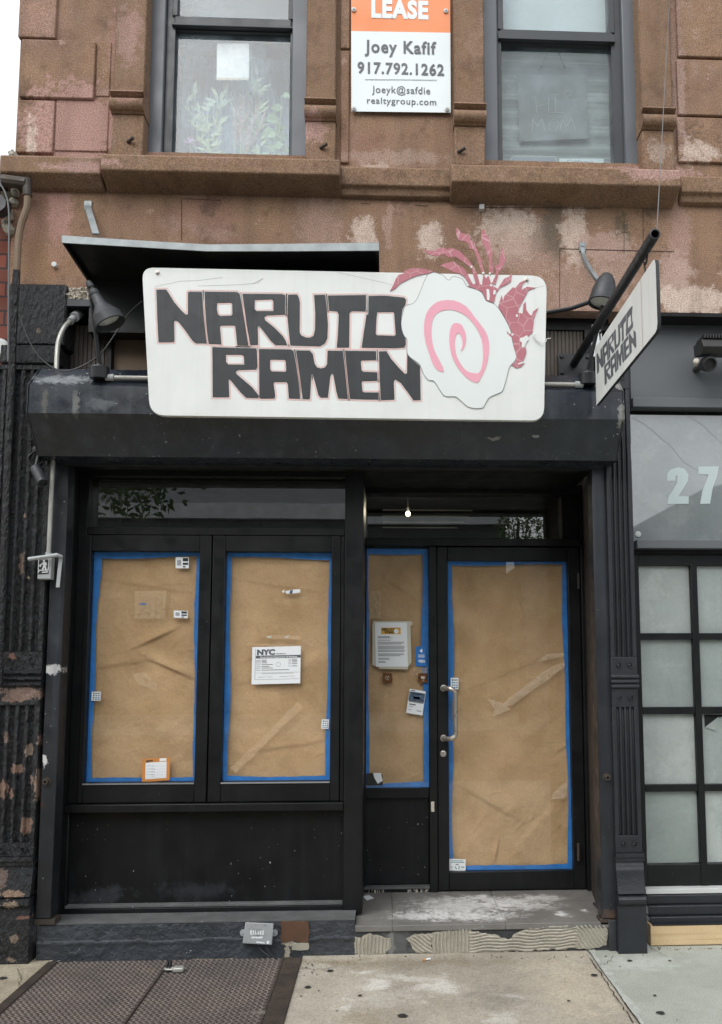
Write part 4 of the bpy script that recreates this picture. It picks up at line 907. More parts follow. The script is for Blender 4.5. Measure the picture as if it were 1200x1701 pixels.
# canopy hood behind the sign
hd = thing('metal_canopy', (-.83, -.2, 3.7), 'thin bent metal canopy with bright galvanised edge above the sign', 'canopy')
E_ = [(103, 391, 403), (225, 399, 410), (345, 406, 417), (470, 405, 417), (630, 403, 416)]
b = MB()
for i in range(len(E_)-1):
    a, c = E_[i], E_[i+1]
    b.px([(a[0], a[1]), (c[0], c[1]), (c[0], c[2]), (a[0], a[2])], -.41, .006)
b.build('front_edge', M['galvedge'], hd)
b = MB(); prev = None
for (px, t, bt) in E_:
    u = U(px, (t+bt)/2-2, -.404); r = [b.v((u.x, -.404, u.z-.004)), b.v((u.x, 0, u.z-.03)), b.v((u.x, 0, u.z-.024)), b.v((u.x, -.404, u.z+.003))]
    if prev:
        for k in range(4): b.f([prev[k], r[k], r[(k+1) % 4], prev[(k+1) % 4]])
    else: b.f(r)
    prev = r
b.f(prev[::-1]); b.build('roof_sheet', M['hood'], hd)
b = MB()
for px, t in ((104, 395), (628, 408)):
    u = U(px, t, -.404); s_ = 0 if px < 300 else -.012; b.hexa([(u.x+s_, -.404, u.z-.028), (u.x+.012+s_, -.404, u.z-.028), (u.x+.012+s_, -.404, u.z-.005), (u.x+s_, -.404, u.z-.005)], [(u.x+s_, -.002, u.z-.06), (u.x+.012+s_, -.002, u.z-.06), (u.x+.012+s_, -.002, u.z-.03), (u.x+s_, -.002, u.z-.03)])
b.islands(M['hood'], 'side_angle', hd)
b = MB(); A = U(146, 348, -.008); B = U(160, 391, -.16); b.hexa([A+Vector((-.018, 0, .0)), A+Vector((.018, 0, .0)), A+Vector((.018, -.006, .02)), A+Vector((-.018, -.006, .02))], [B+Vector((-.018, 0, 0)), B+Vector((.018, 0, 0)), B+Vector((.018, -.006, .008)), B+Vector((-.018, -.006, .008))]); b.box(A.x-.02, A.x+.02, -.01, 0, A.z, A.z+.05); b.build('strut', M['galv'], hd)

# ------------------------------------------------------------------ main sign
sg = thing('shop_sign', U(570, 570, -.36), 'large white NARUTO RAMEN sign with swirled fish cake above the shop', 'sign')
yg = -.36
def rnd(c, r, n=6):     # rounded polygon in pixel space
    out = []; k = len(c)
    for i in range(k):
        p = Vector(c[i]); a = (Vector(c[i-1])-p).normalized(); e = (Vector(c[(i+1) % k])-p).normalized()
        rr = r[i] if isinstance(r, (list, tuple)) else r
        s0, s1 = p+a*rr, p+e*rr
        for t in range(n+1): q = t/n; out.append(tuple((1-q)**2*s0+2*q*(1-q)*p+q*q*s1))
    return out
b = MB(); b.px(rnd([(236, 444), (909, 458), (904, 699), (249, 690)], [20, 26, 22, 26]), yg, .028); b.build('board', M['signwhite'], sg, bevel=.002)
a1 = lambda L: [(230+p[0]/5, 460+p[1]/5) for p in L]
a2 = lambda L: [(460+p[0]/5, 460+p[1]/5) for p in L]
LET = [
 [a1([(150,105),(232,105),(250,130),(300,210),(360,280),(395,312),(412,310),(412,130),(430,122),(528,124),(540,300),(568,550),(478,550),(450,530),(380,430),(330,370),(305,360),(297,375),(300,520),(295,540),(168,542),(158,350)])],
 [a1([(550,122),(820,125),(842,140),(860,230),(885,380),(915,570),(822,568),(805,410),(795,402),(690,402),(678,412),(690,558),(585,555),(570,450),(555,250)]), a1([(655,215),(770,213),(780,225),(782,312),(770,322),(680,324),(662,310),(652,270)])],
 [a1([(865,140),(1190,142),(1220,150),(1220,312),(1070,318),(1045,335),(1055,360),(1130,420),(1200,490),(1225,530),(1237,566),(1140,566),(1100,530),(1000,400),(992,415),(995,562),(930,566),(900,400),(880,250)]), a1([(968,190),(1110,186),(1122,205),(1122,283),(985,284),(965,265)])],
 [a2([(92,148),(170,146),(185,175),(192,210),(190,460),(205,485),(240,502),(275,505),(305,490),(318,440),(320,300),(310,150),(402,148),(415,250),(425,400),(420,510),(400,550),(360,575),(112,568),(100,450),(88,330)])],
 [a2([(425,155),(742,150),(740,285),(625,282),(605,300),(602,585),(498,585),(508,480),(515,310),(500,285),(435,280)])],
 [a2([(762,158),(900,155),(1060,172),(1075,190),(1070,225),(1045,265),(1035,330),(1035,420),(1055,480),(1070,500),(1072,560),(1060,585),(985,590),(705,586),(720,480),(745,315),(760,310)]), a2([(835,292),(965,290),(975,300),(988,480),(975,490),(835,485),(822,470),(828,350)])],
 [a1([(615,582),(840,590),(980,592),(985,620),(990,740),(980,768),(830,772),(810,785),(815,805),(880,860),(950,920),(1005,990),(990,1005),(895,1003),(850,960),(765,855),(750,850),(755,998),(618,998)]), a1([(728,645),(860,645),(878,660),(880,728),(750,728),(728,705)])],
 [a2([(-147,598),(115,602),(140,615),(160,720),(180,850),(195,1012),(100,1008),(92,890),(80,872),(-18,872),(-27,885),(-12,990),(-20,1008),(-130,1010),(-145,1000)]), a2([(-55,685),(65,687),(75,700),(78,780),(68,788),(-40,785),(-55,765)])],
 [a2([(160,610),(275,612),(300,640),(315,720),(335,750),(365,760),(400,752),(418,725),(422,612),(548,614),(565,750),(590,1012),(512,1008),(495,950),(470,810),(458,800),(445,825),(425,1000),(365,1002),(345,980),(300,810),(288,808),(275,1015),(215,1013),(195,850)])],
 [a2([(568,614),(825,616),(828,690),(705,692),(698,705),(705,775),(720,788),(835,792),(836,862),(710,865),(705,880),(712,950),(725,958),(848,960),(845,1018),(700,1016),(608,1012),(590,850)])],
 [a2([(848,618),(912,616),(950,680),(1020,760),(1065,805),(1082,800),(1085,630),(1105,670),(1140,700),(1190,740),(1195,1022),(1135,1024),(1090,960),(1030,880),(985,850),(972,870),(978,1018),(865,1022),(855,850)])]]
def area(L): return sum(L[i][0]*L[(i+1) % len(L)][1]-L[(i+1) % len(L)][0]*L[i][1] for i in range(len(L)))/2
def offset(L, d):
    s_ = 1 if area(L) > 0 else -1; out = []; n = len(L)
    for i in range(n):
        p = Vector(L[i]); a = (p-Vector(L[i-1])); e = (Vector(L[(i+1) % n])-p)
        if a.length < 1e-6 or e.length < 1e-6: out.append(tuple(p)); continue
        na = Vector((a.y, -a.x)).normalized(); ne = Vector((e.y, -e.x)).normalized(); nn = (na+ne)
        if nn.length < .2: nn = na
        nn.normalize(); k = d/max(.6, nn.dot(na)); out.append(tuple(p+nn*k*s_))
    return out
for L in LET: b = MB(); b.px(L, yg-.0024, .001); b.build('letter', M['signblack'], sg)
def ringstrip(b, A, B, y):
    P = [U(p[0], p[1], y) for p in A]; Q = [U(p[0], p[1], y) for p in B]; n = len(P)
    for i in range(n): b.face([P[i], P[(i+1) % n], Q[(i+1) % n], Q[i]])
b = MB()
for L in LET:
    ringstrip(b, offset(L[0], 3.0), offset(L[0], 1.1), yg-.0010)
    for h in L[1:]: ringstrip(b, offset(h, -.9), offset(h, -2.6), yg-.0010)
b.build('letter_outline', M['pinkline'], sg)
z4 = lambda L: [(660+p[0]/5, 440+p[1]/5) for p in L]
z3 = lambda L: [(640+p[0]/4.2857, 370+p[1]/4.2857) for p in L]
FISH = z4([(260,75),(305,60),(350,72),(385,85),(415,118),(435,122),(460,97),(500,100),(545,118),(565,150),(585,180),(650,200),(700,225),(725,265),(742,297),(800,320),(835,350),(870,400),(915,480),(945,550),(955,610),(970,680),(990,745),(985,790),(950,830),(930,860),(910,940),(880,1040),(850,1065),(790,1090),(755,1115),(720,1180),(690,1192),(640,1192),(585,1178),(540,1140),(500,1105),(480,1095),(400,1092),(360,1050),(320,985),(295,962),(260,958),(220,910),(190,835),(150,800),(110,770),(82,730),(80,620),(60,595),(38,540),(32,470),(45,400),(60,350),(85,330),(130,318),(170,270),(210,170),(240,100)])
def smooth2(L, n=3): return [(p.x, p.y) for p in bez([(q[0], q[1], 0) for q in L+[L[0]]], n)[:-1]]
b = MB(); b.px(smooth2(FISH), yg-.0034, .003); fish = b.build('fish_cake', M['fishwhite'], sg)
FS = smooth2(FISH)
b = MB(); ringstrip(b, FS, offset(FS, -.7), yg-.0039); b.build('rim_line', M['thinline'], fish)
SWL = z4([(390,890),(345,880),(300,830),(265,730),(235,640),(223,540),(230,450),(255,380),(305,325),(365,297),(470,295),(575,345),(650,440),(720,530),(755,600),(765,690),(755,780),(730,870),(690,950),(665,980),(610,960),(550,910),(490,830),(450,740),(433,630),(440,540),(460,495),(485,482),(525,490),(555,530),(573,590),(570,650),(555,690),(535,718),(530,705),(543,670),(540,620),(525,580),(508,565),(495,575),(480,620),(482,700),(500,770),(540,840),(585,885),(640,900),(675,898),(700,860),(712,790),(712,700),(700,610),(650,510),(580,430),(500,385),(420,372),(350,390),(310,425),(290,480),(285,570),(292,640),(310,710),(350,790),(380,850)])
b = MB(); S_ = smooth2(SWL, 2); b.px(S_, yg-.0054, .0016); sw = b.build('swirl', M['signpink'], fish)
RED = [z3(L) for L in [
 [(35,485),(60,440),(75,400),(95,370),(130,362),(150,335),(205,322),(280,328),(345,348),(300,362),(245,370),(180,395),(110,430),(70,470)],
 [(275,195),(340,200),(400,178),(425,180),(445,190),(465,177),(530,200),(590,260),(625,305),(605,318),(560,280),(500,240),(450,245),(420,222),(365,238),(310,225)],
 [(615,322),(632,312),(655,365),(672,425),(690,455),(648,440)],
 [(390,305),(440,285),(490,275),(520,300),(560,325),(590,370),(615,420),(628,442),(600,440),(570,390),(530,360),(490,352),(440,325)],
 [(510,30),(540,70),(600,90),(610,125),(635,140),(655,190),(680,250),(705,350),(690,365),(665,280),(630,185),(600,188),(595,150),(570,132),(525,125),(505,80)],
 [(697,35),(720,80),(748,120),(750,180),(765,195),(760,250),(770,355),(740,365),(740,250),(725,215),(715,180),(695,150),(685,90)],
 [(828,165),(850,215),(855,270),(830,330),(810,345),(800,390),(785,440),(760,430),(785,380),(790,330),(775,310),(810,295),(820,240)],
 [(903,355),(895,420),(855,445),(820,460),(790,500),(775,570),(720,552),(690,490),(590,450),(650,430),(690,445),(700,370),(720,395),(735,375),(755,430),(770,450),(800,470),(850,395),(880,385)],
 [(805,595),(830,515),(840,560),(850,520),(880,490),(910,458),(925,465),(960,425),(1005,405),(975,445),(970,480),(1010,455),(1070,462),(1020,480),(990,540),(955,600),(945,640),(980,645),(985,580),(1000,560),(1005,620),(1030,655),(1045,660),(1055,630),(1090,605),(1060,680),(1050,780),(1020,805),(1015,830),(985,860),(1005,900),(1005,930),(985,980),(970,1000),(990,1002),(970,1025),(935,1035),(900,1012),(930,990),(935,940),(915,880),(905,820),(870,790),(865,768),(885,790),(905,795),(880,730),(850,670)]]]
for L in RED:
    b = MB(); b.px(L, yg-.004, .0035); b.build('flame', M['red'], sg)
b = MB()
for L in [[(985,815),(1010,800),(1025,830),(1005,850),(990,890),(972,885),(975,855),(958,840),(962,820)], [(722,470),(740,475),(746,520),(742,552),(726,548)], [(772,482),(788,480),(786,508),(770,512)], [(945,1000),(990,988),(996,996),(950,1010)], [(930,655),(944,650),(946,668),(934,672)], [(748,436),(762,440),(760,456),(748,450)], [(898,790),(912,786),(914,802),(902,804)], [(605,312),(622,304),(622,316),(610,322)], [(690,352),(708,350),(706,364),(692,364)], [(738,354),(752,352),(752,366),(740,366)]]:
    b.px(z3(L), yg-.0056, .0012)
b.islands(M['signwhite'], 'peeled_spot', sg)
b = MB(); b.tube(bez([U(*z3([p])[0], yg-.012) for p in [(1050, 795), (1075, 830), (1110, 855), (1145, 845), (1150, 828), (1180, 822)]], 5), .0022, 5); b.tube(bez([U(*z3([p])[0], yg-.01) for p in [(1050, 800), (1068, 790), (1062, 812), (1100, 850)]], 5), .003, 5); b.build('peeling_vinyl', M['signwhite'], sg)
b = MB()
for (px, py) in [(262, 453), (875, 465)]:
    u = U(px, py, yg); b.lathe((u.x, yg, u.z), (0, -1, 0), [(0, .011), (.004, .011), (.005, .007), (.012, .006)], 12)
b.islands(M['steel'], 'bolt', sg)
b = MB()
for L in [[(258, 476), (300, 467), (330, 466), (370, 461)], [(330, 475), (400, 473), (428, 470), (438, 462)], [(700, 460), (690, 455)], [(420, 472), (436, 463)]]: stroke(b, L, yg-.0006, .35)
for L in [[(560, 452), (640, 470), (652, 474)], [(880, 480), (905, 475)]]: stroke(b, L, yg-.0006, .3)
b.build('hairline_crack', M['thinline'], sg)

# ------------------------------------------------------------------ blade sign on its pole
bs_ = thing('blade_sign', (1.09, -.8, 3.0), 'projecting white NARUTO RAMEN blade sign with black edge hanging at the right', 'sign')
XB = 1.085
oy1, oy0 = SX(990, 620, XB).y, SX(1091, 480, XB).y
zt_in, zt_out = SX(992, 572, XB).z, SX(1091, 424, XB).z
zb_in, zb_out = SX(990, 670, XB).z, SX(1092, 556, XB).z
zT = zt_out; zB = (zb_in+zb_out)/2
prof = [(oy1, zB), (oy1, zT), (oy0+.03, zT), (oy0+.008, zT-.008), (oy0, zT-.03), (oy0, zB+.03), (oy0+.008, zB+.008), (oy0+.03, zB)]
b = MB(); b.prism3([[(XB, p[0], p[1]) for p in prof]], (.014, 0, 0)); b.build('panel', M['lampblack'], bs_)
b = MB(); b.sheet([[(XB-.001, p[0], p[1]) for p in prof]]); b.build('face', M['signwhite'], bs_)
b = MB()
def blade(p):       # map main-sign pixel to the blade: letters occupy the inner part
    u = (p[0]-262)/(702-262); v = (p[1]-480)/(665-480)
    y = oy1-.03+(SX(1058, 560, XB).y-oy1+.03)*u; z = zT-.045+(zB+.04-zT+.045)*v
    return (XB-.0018, y, z)
for L in LET: b = MB(); b.sheet([[blade(p) for p in l] for l in L]); b.build('letter', M['banner_grey'], bs_)
b = MB(); yy = SX(1066, 500, XB).y; b.face([(XB-.002, yy, zB), (XB-.002, yy-.006, zB), (XB-.002, yy-.006, zT), (XB-.002, yy, zT)]); b.build('rust_streak', M['rust_side'] if False else M['ivory'], bs_)
pole = thing('sign_pole', (XB, 0, 3.3), 'black steel pole projecting from the wall above the blade sign', 'pole')
zpo = SX(1088, 389, XB).z
b = MB(); b.lathe((XB, .1, zpo+.0), (0, -1, 0), [(0, .0225), (1.43, .0225), (1.432, .0165), (1.35, .0165)], 18, cap=False); b.build('tube', M['lampblack'], pole)
b = MB(); b.box(XB-.09, XB+.1, .075, .11, zpo-.075, zpo+.06)
for dx in (-.07, .08):
    for dz in (-.055, .04): b.lathe((XB+dx, .075, zpo+dz), (0, -1, 0), [(0, .012), (.008, .012), (.009, .006)], 8)
b.build('wall_plate', M['lampblack'], pole, bevel=.003)
for yy in (SX(1068, 460, XB).y, oy1-.06):
    b = MB(); 
    b.tube(bez([(XB+.012, yy-.03, zpo+.022), (XB+.012, yy-.035, zpo-.01), (XB+.012, yy-.01, zpo-.045), (XB+.012, yy+.012, zpo-.03), (XB+.012, yy+.005, zpo-.06), (XB+.012, yy-.005, zT-.012), (XB+.012, yy+.012, zT-.015)], 5), .0045, 6)
    b.build('hook', M['hatchframe'], pole)
A = (XB+.012, -1.32, zpo+.022); B = U(1113, -10, -.06)
b = MB(); b.tube([A, U(1088, 345, -1.15) if False else Vector(A).lerp(B, .5), B], .0022, 5); tag(b.build('guy_wire', M['wiregrey']), 'thin guy wire rising from the sign pole past the upper right window', 'wire')
sb = thing('support_strap', U(968, 410, 0), 'bent galvanised strap bracket bolted to brown stone beside the right lamp', 'bracket')
b = MB(); P = bez([U(966, 408, -.006), U(969, 424, -.02), U(975, 438, -.08), U(985, 455, -.16), U(998, 472, -.2)], 5); b.tube(P, [.014]*len(P), 4); b.build('strap', M['galv'], sb)
b = MB(); u = U(967, 410, 0); b.box(u.x-.018, u.x+.018, -.012, 0, u.z-.03, u.z+.022); b.lathe((u.x, -.012, u.z), (0, -1, 0), [(0, .01), (.01, .008)], 8); b.build('bolt_plate', M['galv'], sb)
b = MB(); b.tube([U(905, 520, -.1), U(950, 512, -.16), U(985, 500, -.22)], .012, 8); tag(b.build('support_bar', M['lampblack']), 'black iron bar running from behind the big sign to the right lamp', 'bracket')

# ------------------------------------------------------------------ lamps on the shutter housing
g_ = 'floodlights mounted on the shutter housing'
la = thing('sign_lamp', U(166, 628, -.27), 'black cone spotlight on the left end of the shutter housing', 'lamp', g_)
yl = -.3; u = U(166, 615, yl)
b = MB(); b.lathe((u.x, yl, u.z-.045), (0, -.12, 1), [(0, .048), (.055, .05), (.06, .047), (.064, .02), (.075, .012)], 24)
for k in range(4): b.lathe((u.x+.035*math.cos(k*1.57+.6), yl+.035*math.sin(k*1.57+.6), u.z+.012), (0, 0, 1), [(0, .005), (.004, .004)], 8)
b.build('junction_box', M['lampblack'], la)
top = U(150, 478, -.42)
b = MB(); b.cyl((u.x, yl, u.z+.02), top, .0105); b.build('arm', M['lampblack'], la)
ax = (U(186, 543, -.42)-U(153, 480, -.42)); Lx = ax.length; ax.normalize(); ax = (ax+Vector((0, .05, 0))).normalized()
p = U(150, 474, -.42)
b = MB(); b.lathe(p, ax, [(-.02, .014), (0, .018), (.012, .018), (.013, .013), (.03, .013), (.031, .024), (.045, .026), (.055, .026), (.056, .024), (.112, .032), (.116, .034), (.172, .07), (.176, .074), (.222, .078), (.224, .071), (.18, .064)], 32, cap=False); b.build('lamp_shade', M['lampgrey'], la)
b = MB(); b.lathe(p+ax*.188, ax, [(0, .062), (.004, .06), (.012, .03), (.014, .001)], 24); b.build('bulb_lens', M['lens'], la)
lr = thing('sign_lamp', U(978, 640, -.27), 'grey bullet shaped lamp on the right end of the shutter housing below the pole', 'lamp', g_)
u = U(976, 628, yl)
b = MB(); b.lathe((u.x, yl, u.z-.035), (0, -.12, 1), [(0, .046), (.055, .047), (.06, .044), (.064, .02), (.075, .012)], 24)
for k in range(4): b.lathe((u.x+.033*math.cos(k*1.57+.6), yl+.033*math.sin(k*1.57+.6), u.z+.022), (0, 0, 1), [(0, .005), (.004, .004)], 8)
b.build('junction_box', M['lampblack'], lr)
top = U(1003, 500, -.46)
b = MB(); b.cyl((u.x, yl, u.z+.02), top, .0105); b.build('arm', M['lampblack'], lr)
a0, a1_ = U(1009, 455, -.47), U(998, 512, -.47); ax = (a1_-a0).normalized(); ax = (ax+Vector((0, -.05, 0))).normalized()
b = MB(); b.lathe(a0, ax, [(-.006, .004), (0, .016), (.012, .03), (.04, .046), (.08, .058), (.13, .067), (.165, .071), (.167, .064), (.14, .06)], 32, cap=False); b.build('lamp_shade', M['lampgrey'], lr)
b = MB(); b.lathe(a0+ax*.15, ax, [(0, .062), (.004, .06), (.012, .03), (.014, .001)], 24); b.build('bulb_lens', M['lens'], lr)
cdt = thing('conduit', U(580, 632, -.24), 'grey metal conduit along the top of the shutter housing linking the two lamps', 'conduit')
A, B = U(183, 627, yl), U(962, 639, yl)
b = MB(); b.cyl(A, B, .0115); b.build('pipe', M['conduit'], cdt)
b = MB(); b.cyl(A+Vector((-.02, 0, 0)), A+Vector((.02, 0, .0)), .018); b.cyl(B-Vector((.02, 0, 0)), B+Vector((.02, 0, .0)), .018); b.build('coupling', M['boxgrey'], cdt)
cd2 = thing('conduit', U(95, 612, -.1), 'curved grey conduit entering the wall beside the left lamp', 'conduit')
b = MB(); b.tube(bez([U(94, 618, -.18), U(95, 590, -.16), U(98, 565, -.13), U(108, 543, -.09), U(122, 530, .0), U(128, 524, .06)], 6), .0125, 10); b.build('pipe', M['conduit'], cd2)
b = MB(); b.cyl(U(117, 534, -.04), U(122, 529, 0), .019); b.cyl(U(124, 527, .0), U(134, 519, .1), .026); b.build('coupling', M['boxgrey'], cd2)
b = MB(); b.tube(bez([U(20, 470, -.09), U(35, 530, -.1), U(60, 585, -.22), U(95, 614, -.3), (U(125, 613, -.33)), U(165, 590, -.3), U(195, 550, -.25), U(215, 520, -.25), U(237, 500, -.3)], 7), .004, 6)
tag(b.build('cable', M['wire']), 'black cable looping across the pier and behind the left lamp', 'cable')

# ------------------------------------------------------------------ left edge: conduit, pictogram box, camera, drain pipe, neighbour
cd3 = thing('conduit', U(86, 850, -.07), 'upright grey conduit running down from the shutter to the pictogram box', 'conduit')
b = MB(); b.cyl(U(89, 752, -.07), U(81, 922, -.07), .0115); b.build('pipe', M['conduit'], cd3); b = MB(); b.cyl(U(81.2, 918, -.07), U(81, 926, -.07), .016); b.build('coupling', M['boxgrey'], cd3)
pb = thing('switch_box', U(78, 945, -.1), 'small grey box with walking man pictogram under the upright conduit', 'box')
A, B = U(62, 962, -.1), U(84, 926, -.1); xr_ = U(92, 940, -.05).x
b = MB(); b.box(A.x, xr_, -.1, -.055, A.z, B.z); b.build('housing', M['boxgrey'], pb, bevel=.004)
b = MB(); b.px([(64.5, 930), (82, 929), (81, 953), (63.5, 954)], -.102, .002); plq = b.build('face_plate', M['lineblack'], pb)
b = MB(); q = lambda L: [(30+p[0]/12, 880+p[1]/12) for p in L]; yy = -.1032
for L in [[(500, 610), (520, 600), (537, 612), (537, 632), (520, 645), (502, 632)], [(500, 650), (545, 640), (575, 660), (575, 705), (555, 715), (570, 795), (545, 795), (525, 740), (505, 795), (480, 795), (500, 720), (505, 690), (465, 705), (460, 740), (435, 740), (420, 705), (455, 685)], [(410, 600), (420, 600), (412, 800), (400, 800)], [(612, 590), (625, 590), (608, 810), (430, 815), (415, 850), (400, 850), (415, 800), (595, 795)], [(480, 838), (600, 830), (600, 848), (480, 856)]]:
    b.px(q(L), yy, .001)
b.build('pictogram', M['paper'], plq)
b = MB(); b.tube([U(47, 929, -.14), U(75, 925, -.13), U(95, 922, -.12), U(104, 925, -.1)], [.011, .011, .012, .008], 8); b.px([(98, 925), (104, 925), (99, 976), (93, 976)], -.1, .006); b.build('lever', M['boxgrey'], pb, bevel=.002)
cc = thing('security_camera', U(66, 790, -.12), 'small black bullet security camera under the left end of the shutter', 'camera')
A, B = U(59, 778, -.1), U(72, 803, -.16); d = (B-A).normalized(); L_ = (B-A).length
b = MB(); b.lathe(A, d, [(0, .024), (.003, .028), (L_*.98, .028), (L_, .026), (L_, .02), (L_-.012, .018)], 20); b.lathe(A+Vector((.012, 0, .0)), d, [(0, .03), (L_*.9, .03)], 12) if False else None; b.build('body', M['lampgrey'], cc)
b = MB(); b.lathe(U(64, 749, -.05), (0, -1, -.2), [(0, .03), (.03, .022), (.035, .01)], 14); b.cyl(U(64, 755, -.07), A+Vector((0, 0, .0)), .008); b.build('mount', M['lampblack'], cc)
b = MB(); b.tube(bez([U(60, 749, -.08), U(49, 757, -.1), U(48, 765, -.1), U(56, 778, -.1)], 6), .0045, 6); b.tube(bez([U(60, 777, -.1), U(72, 777, -.1), U(80, 770, -.09), U(84, 760, -.07)], 6), .0045, 6); b.tube(bez([U(58, 777, -.1), U(70, 768, -.12), U(80, 762, -.09)], 6), .003, 6); b.build('cord', M['wire'], cc)
dp = thing('drain_pipe', U(25, 400, -.1), 'drain pipe bending down the left edge of the brown stone', 'pipe')
b = MB(); b.tube(bez([U(46, 322, -.09), U(45, 345, -.09), U(36, 372, -.09), U(31, 400, -.09), U(28, 450, -.09)], 6), .019, 10); b.build('copper_length', M['tan'], dp)
b = MB(); b.tube([U(28, 450, -.09), U(22, 560, -.09), U(12, 800, -.09), U(-2, 1150, -.09)], .02, 10); b.build('painted_length', M['pier'], dp)
b = MB(); b.tube([U(5, 300, -.1), U(44, 305, -.09)], .032, 10); b.tube([U(45, 298, -.09), U(46, 326, -.09)], .024, 10); b.build('elbow', M['hatchframe'], dp)
b = MB(); b.tube(bez([U(-5, 300, -.12), U(8, 318, -.12), U(15, 350, -.12), U(15, 420, -.12), U(14, 600, -.12)], 6), .0045, 6); tag(b.build('cable', M['wiregrey']), 'grey cable hanging beside the drain pipe at the far left edge', 'cable')
nbk = thing('brick_building', (-3.5, .3, GZ), 'red brick neighbouring building at the far left edge', 'building')
zb = Z(10, 318, .02)
b = MB(); b.box(-9, -2.08, .02, 6, GZ, zb); b.build('wall', M['brick'], nbk)
b = MB(); b.box(-9, -2.1, -.06, .3, zb-.02, zb+.06); b.lathe(U(2, 345, -.06), (0, -1, 0), [(0, .06), (.05, .05)], 14); b.build('gutter', M['lampblack'], nbk)
b = MB(); u = U(1, 578, -.02); b.lathe((u.x, .02, u.z), (0, -1, 0), [(0, .05), (.05, .05), (.06, .04)], 20); b.build('vent_cap', M['white'], nbk)
b = MB(); b.box(-4, X(5, 690, -.03), -.03, .02, Z(3, 735, -.03), Z(3, 632, -.03)); b.build('green_board', M['teal'], nbk)

# ------------------------------------------------------------------ neighbouring shop on the right
nb = thing('neighbour_shopfront', (2, .2, GZ), 'grey neighbouring shopfront with frosted panes and number 27 on glass', 'shopfront')
yn = .12; NX0 = X(1050, 700, yn); zn = lambda py: Z(1120, py, yn); NX1 = 4.5
b = MB(); b.box(NX0, NX1, yn, .3, zn(663), 3.572); b.build('fascia', M['greypanel'], nb)
b = MB(); b.box(NX0, NX1, -.0, yn, zn(540), 3.5715); b.build('awning_shade_box', M['dark'], nb)  # assumed box, added in black for the shade above the fascia
b = MB(); b.box(NX0, NX1, yn-.03, .3, zn(679), zn(663.5)); b.box(NX0, NX1, yn-.03, .3, zn(912), zn(898)); b.build('ledge', M['greypanel'], nb, bevel=.003)
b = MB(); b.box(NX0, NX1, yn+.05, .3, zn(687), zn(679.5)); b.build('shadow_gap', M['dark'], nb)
b = MB(); b.box(NX0, NX1, yn+.03, .1+yn, zn(898), zn(687)); gl = b.build('large_window', M['frost2'], nb)
b = MB(); n27 = lambda L: [(1000+p[0]*.2116, 600+p[1]*.2116) for p in L]
b.px(n27([(512,905),(515,880),(540,850),(600,832),(650,845),(680,890),(675,940),(640,1000),(600,1062),(682,1062),(682,1120),(512,1120),(525,1060),(560,1010),(590,960),(595,900),(585,893),(578,900),(578,938),(512,940)]), yn+.028, .002)
b.px(n27([(758,828),(918,826),(905,900),(870,1000),(850,1118),(772,1120),(790,1020),(840,890),(758,885)]), yn+.028, .002); b.build('number', M['number'], gl)
b = MB()
for L in [[(240, 445), (320, 485), (400, 545), (480, 620), (530, 650), (600, 740), (640, 790), (740, 850), (800, 880), (860, 920)], [(650, 400), (690, 440), (790, 500), (860, 570), (940, 640), (1000, 700)]]: b = MB(); stroke(b, n27(L), yn+.0285, .35); b.build('glass_crack', M['banner_grey'], gl)
b = MB(); u = U(1061, 887, yn+.02); b.lathe((u.x, yn+.029, u.z), (0, -1, 0), [(0, .018), (.004, .017), (.005, .012)], 16); b.build('bulb_glare', M['white'], gl)  # white disc painted in for a bulb's glare on the glass
# paned doors
b = MB()
gx = [1050, 1063, 1150, 1160, 1250, 1262]; 
fx = lambda px, py=1190: X(px, py, yn+.04)
vx = [X(1057, 1190, yn+.04), X(1068.5, 1190, yn+.04), X(1156, 1190, yn+.04), X(1167, 1190, yn+.04), X(1255, 1190, yn+.04), X(1266, 1190, yn+.04)]
b.box(NX0, vx[1], yn+.04, .3, zn(1475), zn(918)); b.box(vx[2], vx[3], yn+.04, .3, zn(1475), zn(934)); b.box(vx[4], NX1, yn+.04, .3, zn(1475), zn(934)); b.box(vx[1], NX1, yn+.045, .3, zn(938), zn(918)); b.box(vx[1], NX1, yn+.045, .3, zn(1475), zn(1439))
for (p, q_) in ((1051, 1062), (1175, 1187), (1305, 1317)):
    for i in (1, 3): b.box(vx[i], vx[i+1], yn+.043, .3, zn(q_), zn(p))
b.build('door_frame', M['black'], nb, bevel=.003)
b = MB(); b.box(NX0, NX1, yn+.02, .25, zn(918.5), zn(912.5)); b.build('door_head', M['dark'], nb)
for (p, q_) in ((1438, 1317), (1305, 1187), (1175, 1062), (1051, 938)):
    for i in (1, 3):
        b = MB(); b.box(vx[i], vx[i+1], yn+.07, yn+.09, zn(p), zn(q_)); b.build('pane', (M['frost'], M['frost_b'], M['frost_c'])[(p//7+i) % 3], nb)
b = MB(); b.px([(1170, 1187), (1200, 1187), (1200, 1190), (1171, 1208)], yn+.069, .001); b.mi = 1; b.px([(1171, 1208), (1195, 1190), (1190, 1214)], yn+.064, .001); b.build('peeling_corner', [M['dark'], M['frost']], nb)
b = MB(); b.box(NX0, NX1, yn-.01, .3, zn(1484), zn(1476)); b.build('threshold_strip', M['white'], nb, bevel=.002)
b = MB(); b.box(NX0, NX1, yn-.02, .3, zn(1500), zn(1485)); b.box(NX0, NX1, yn-.045, .3, zn(1516), zn(1500.5)); b.box(NX0, NX1, yn-.07, .3, zn(1527), zn(1516.5)); b.build('sill_step', M['pilaster'], nb, bevel=.004)
b = MB(); b.box(NX0, NX1, yn-.1, .3, Z(1120, 1535, .03), zn(1528)-.0); b.build('sill_board', M['pilaster'], nb)
b = MB(); b.box(NX0-.01, NX1, .02, .1, GZ+.004, Z(1120, 1536, .02)); b.build('plank', M['wood'], nb, bevel=.003)
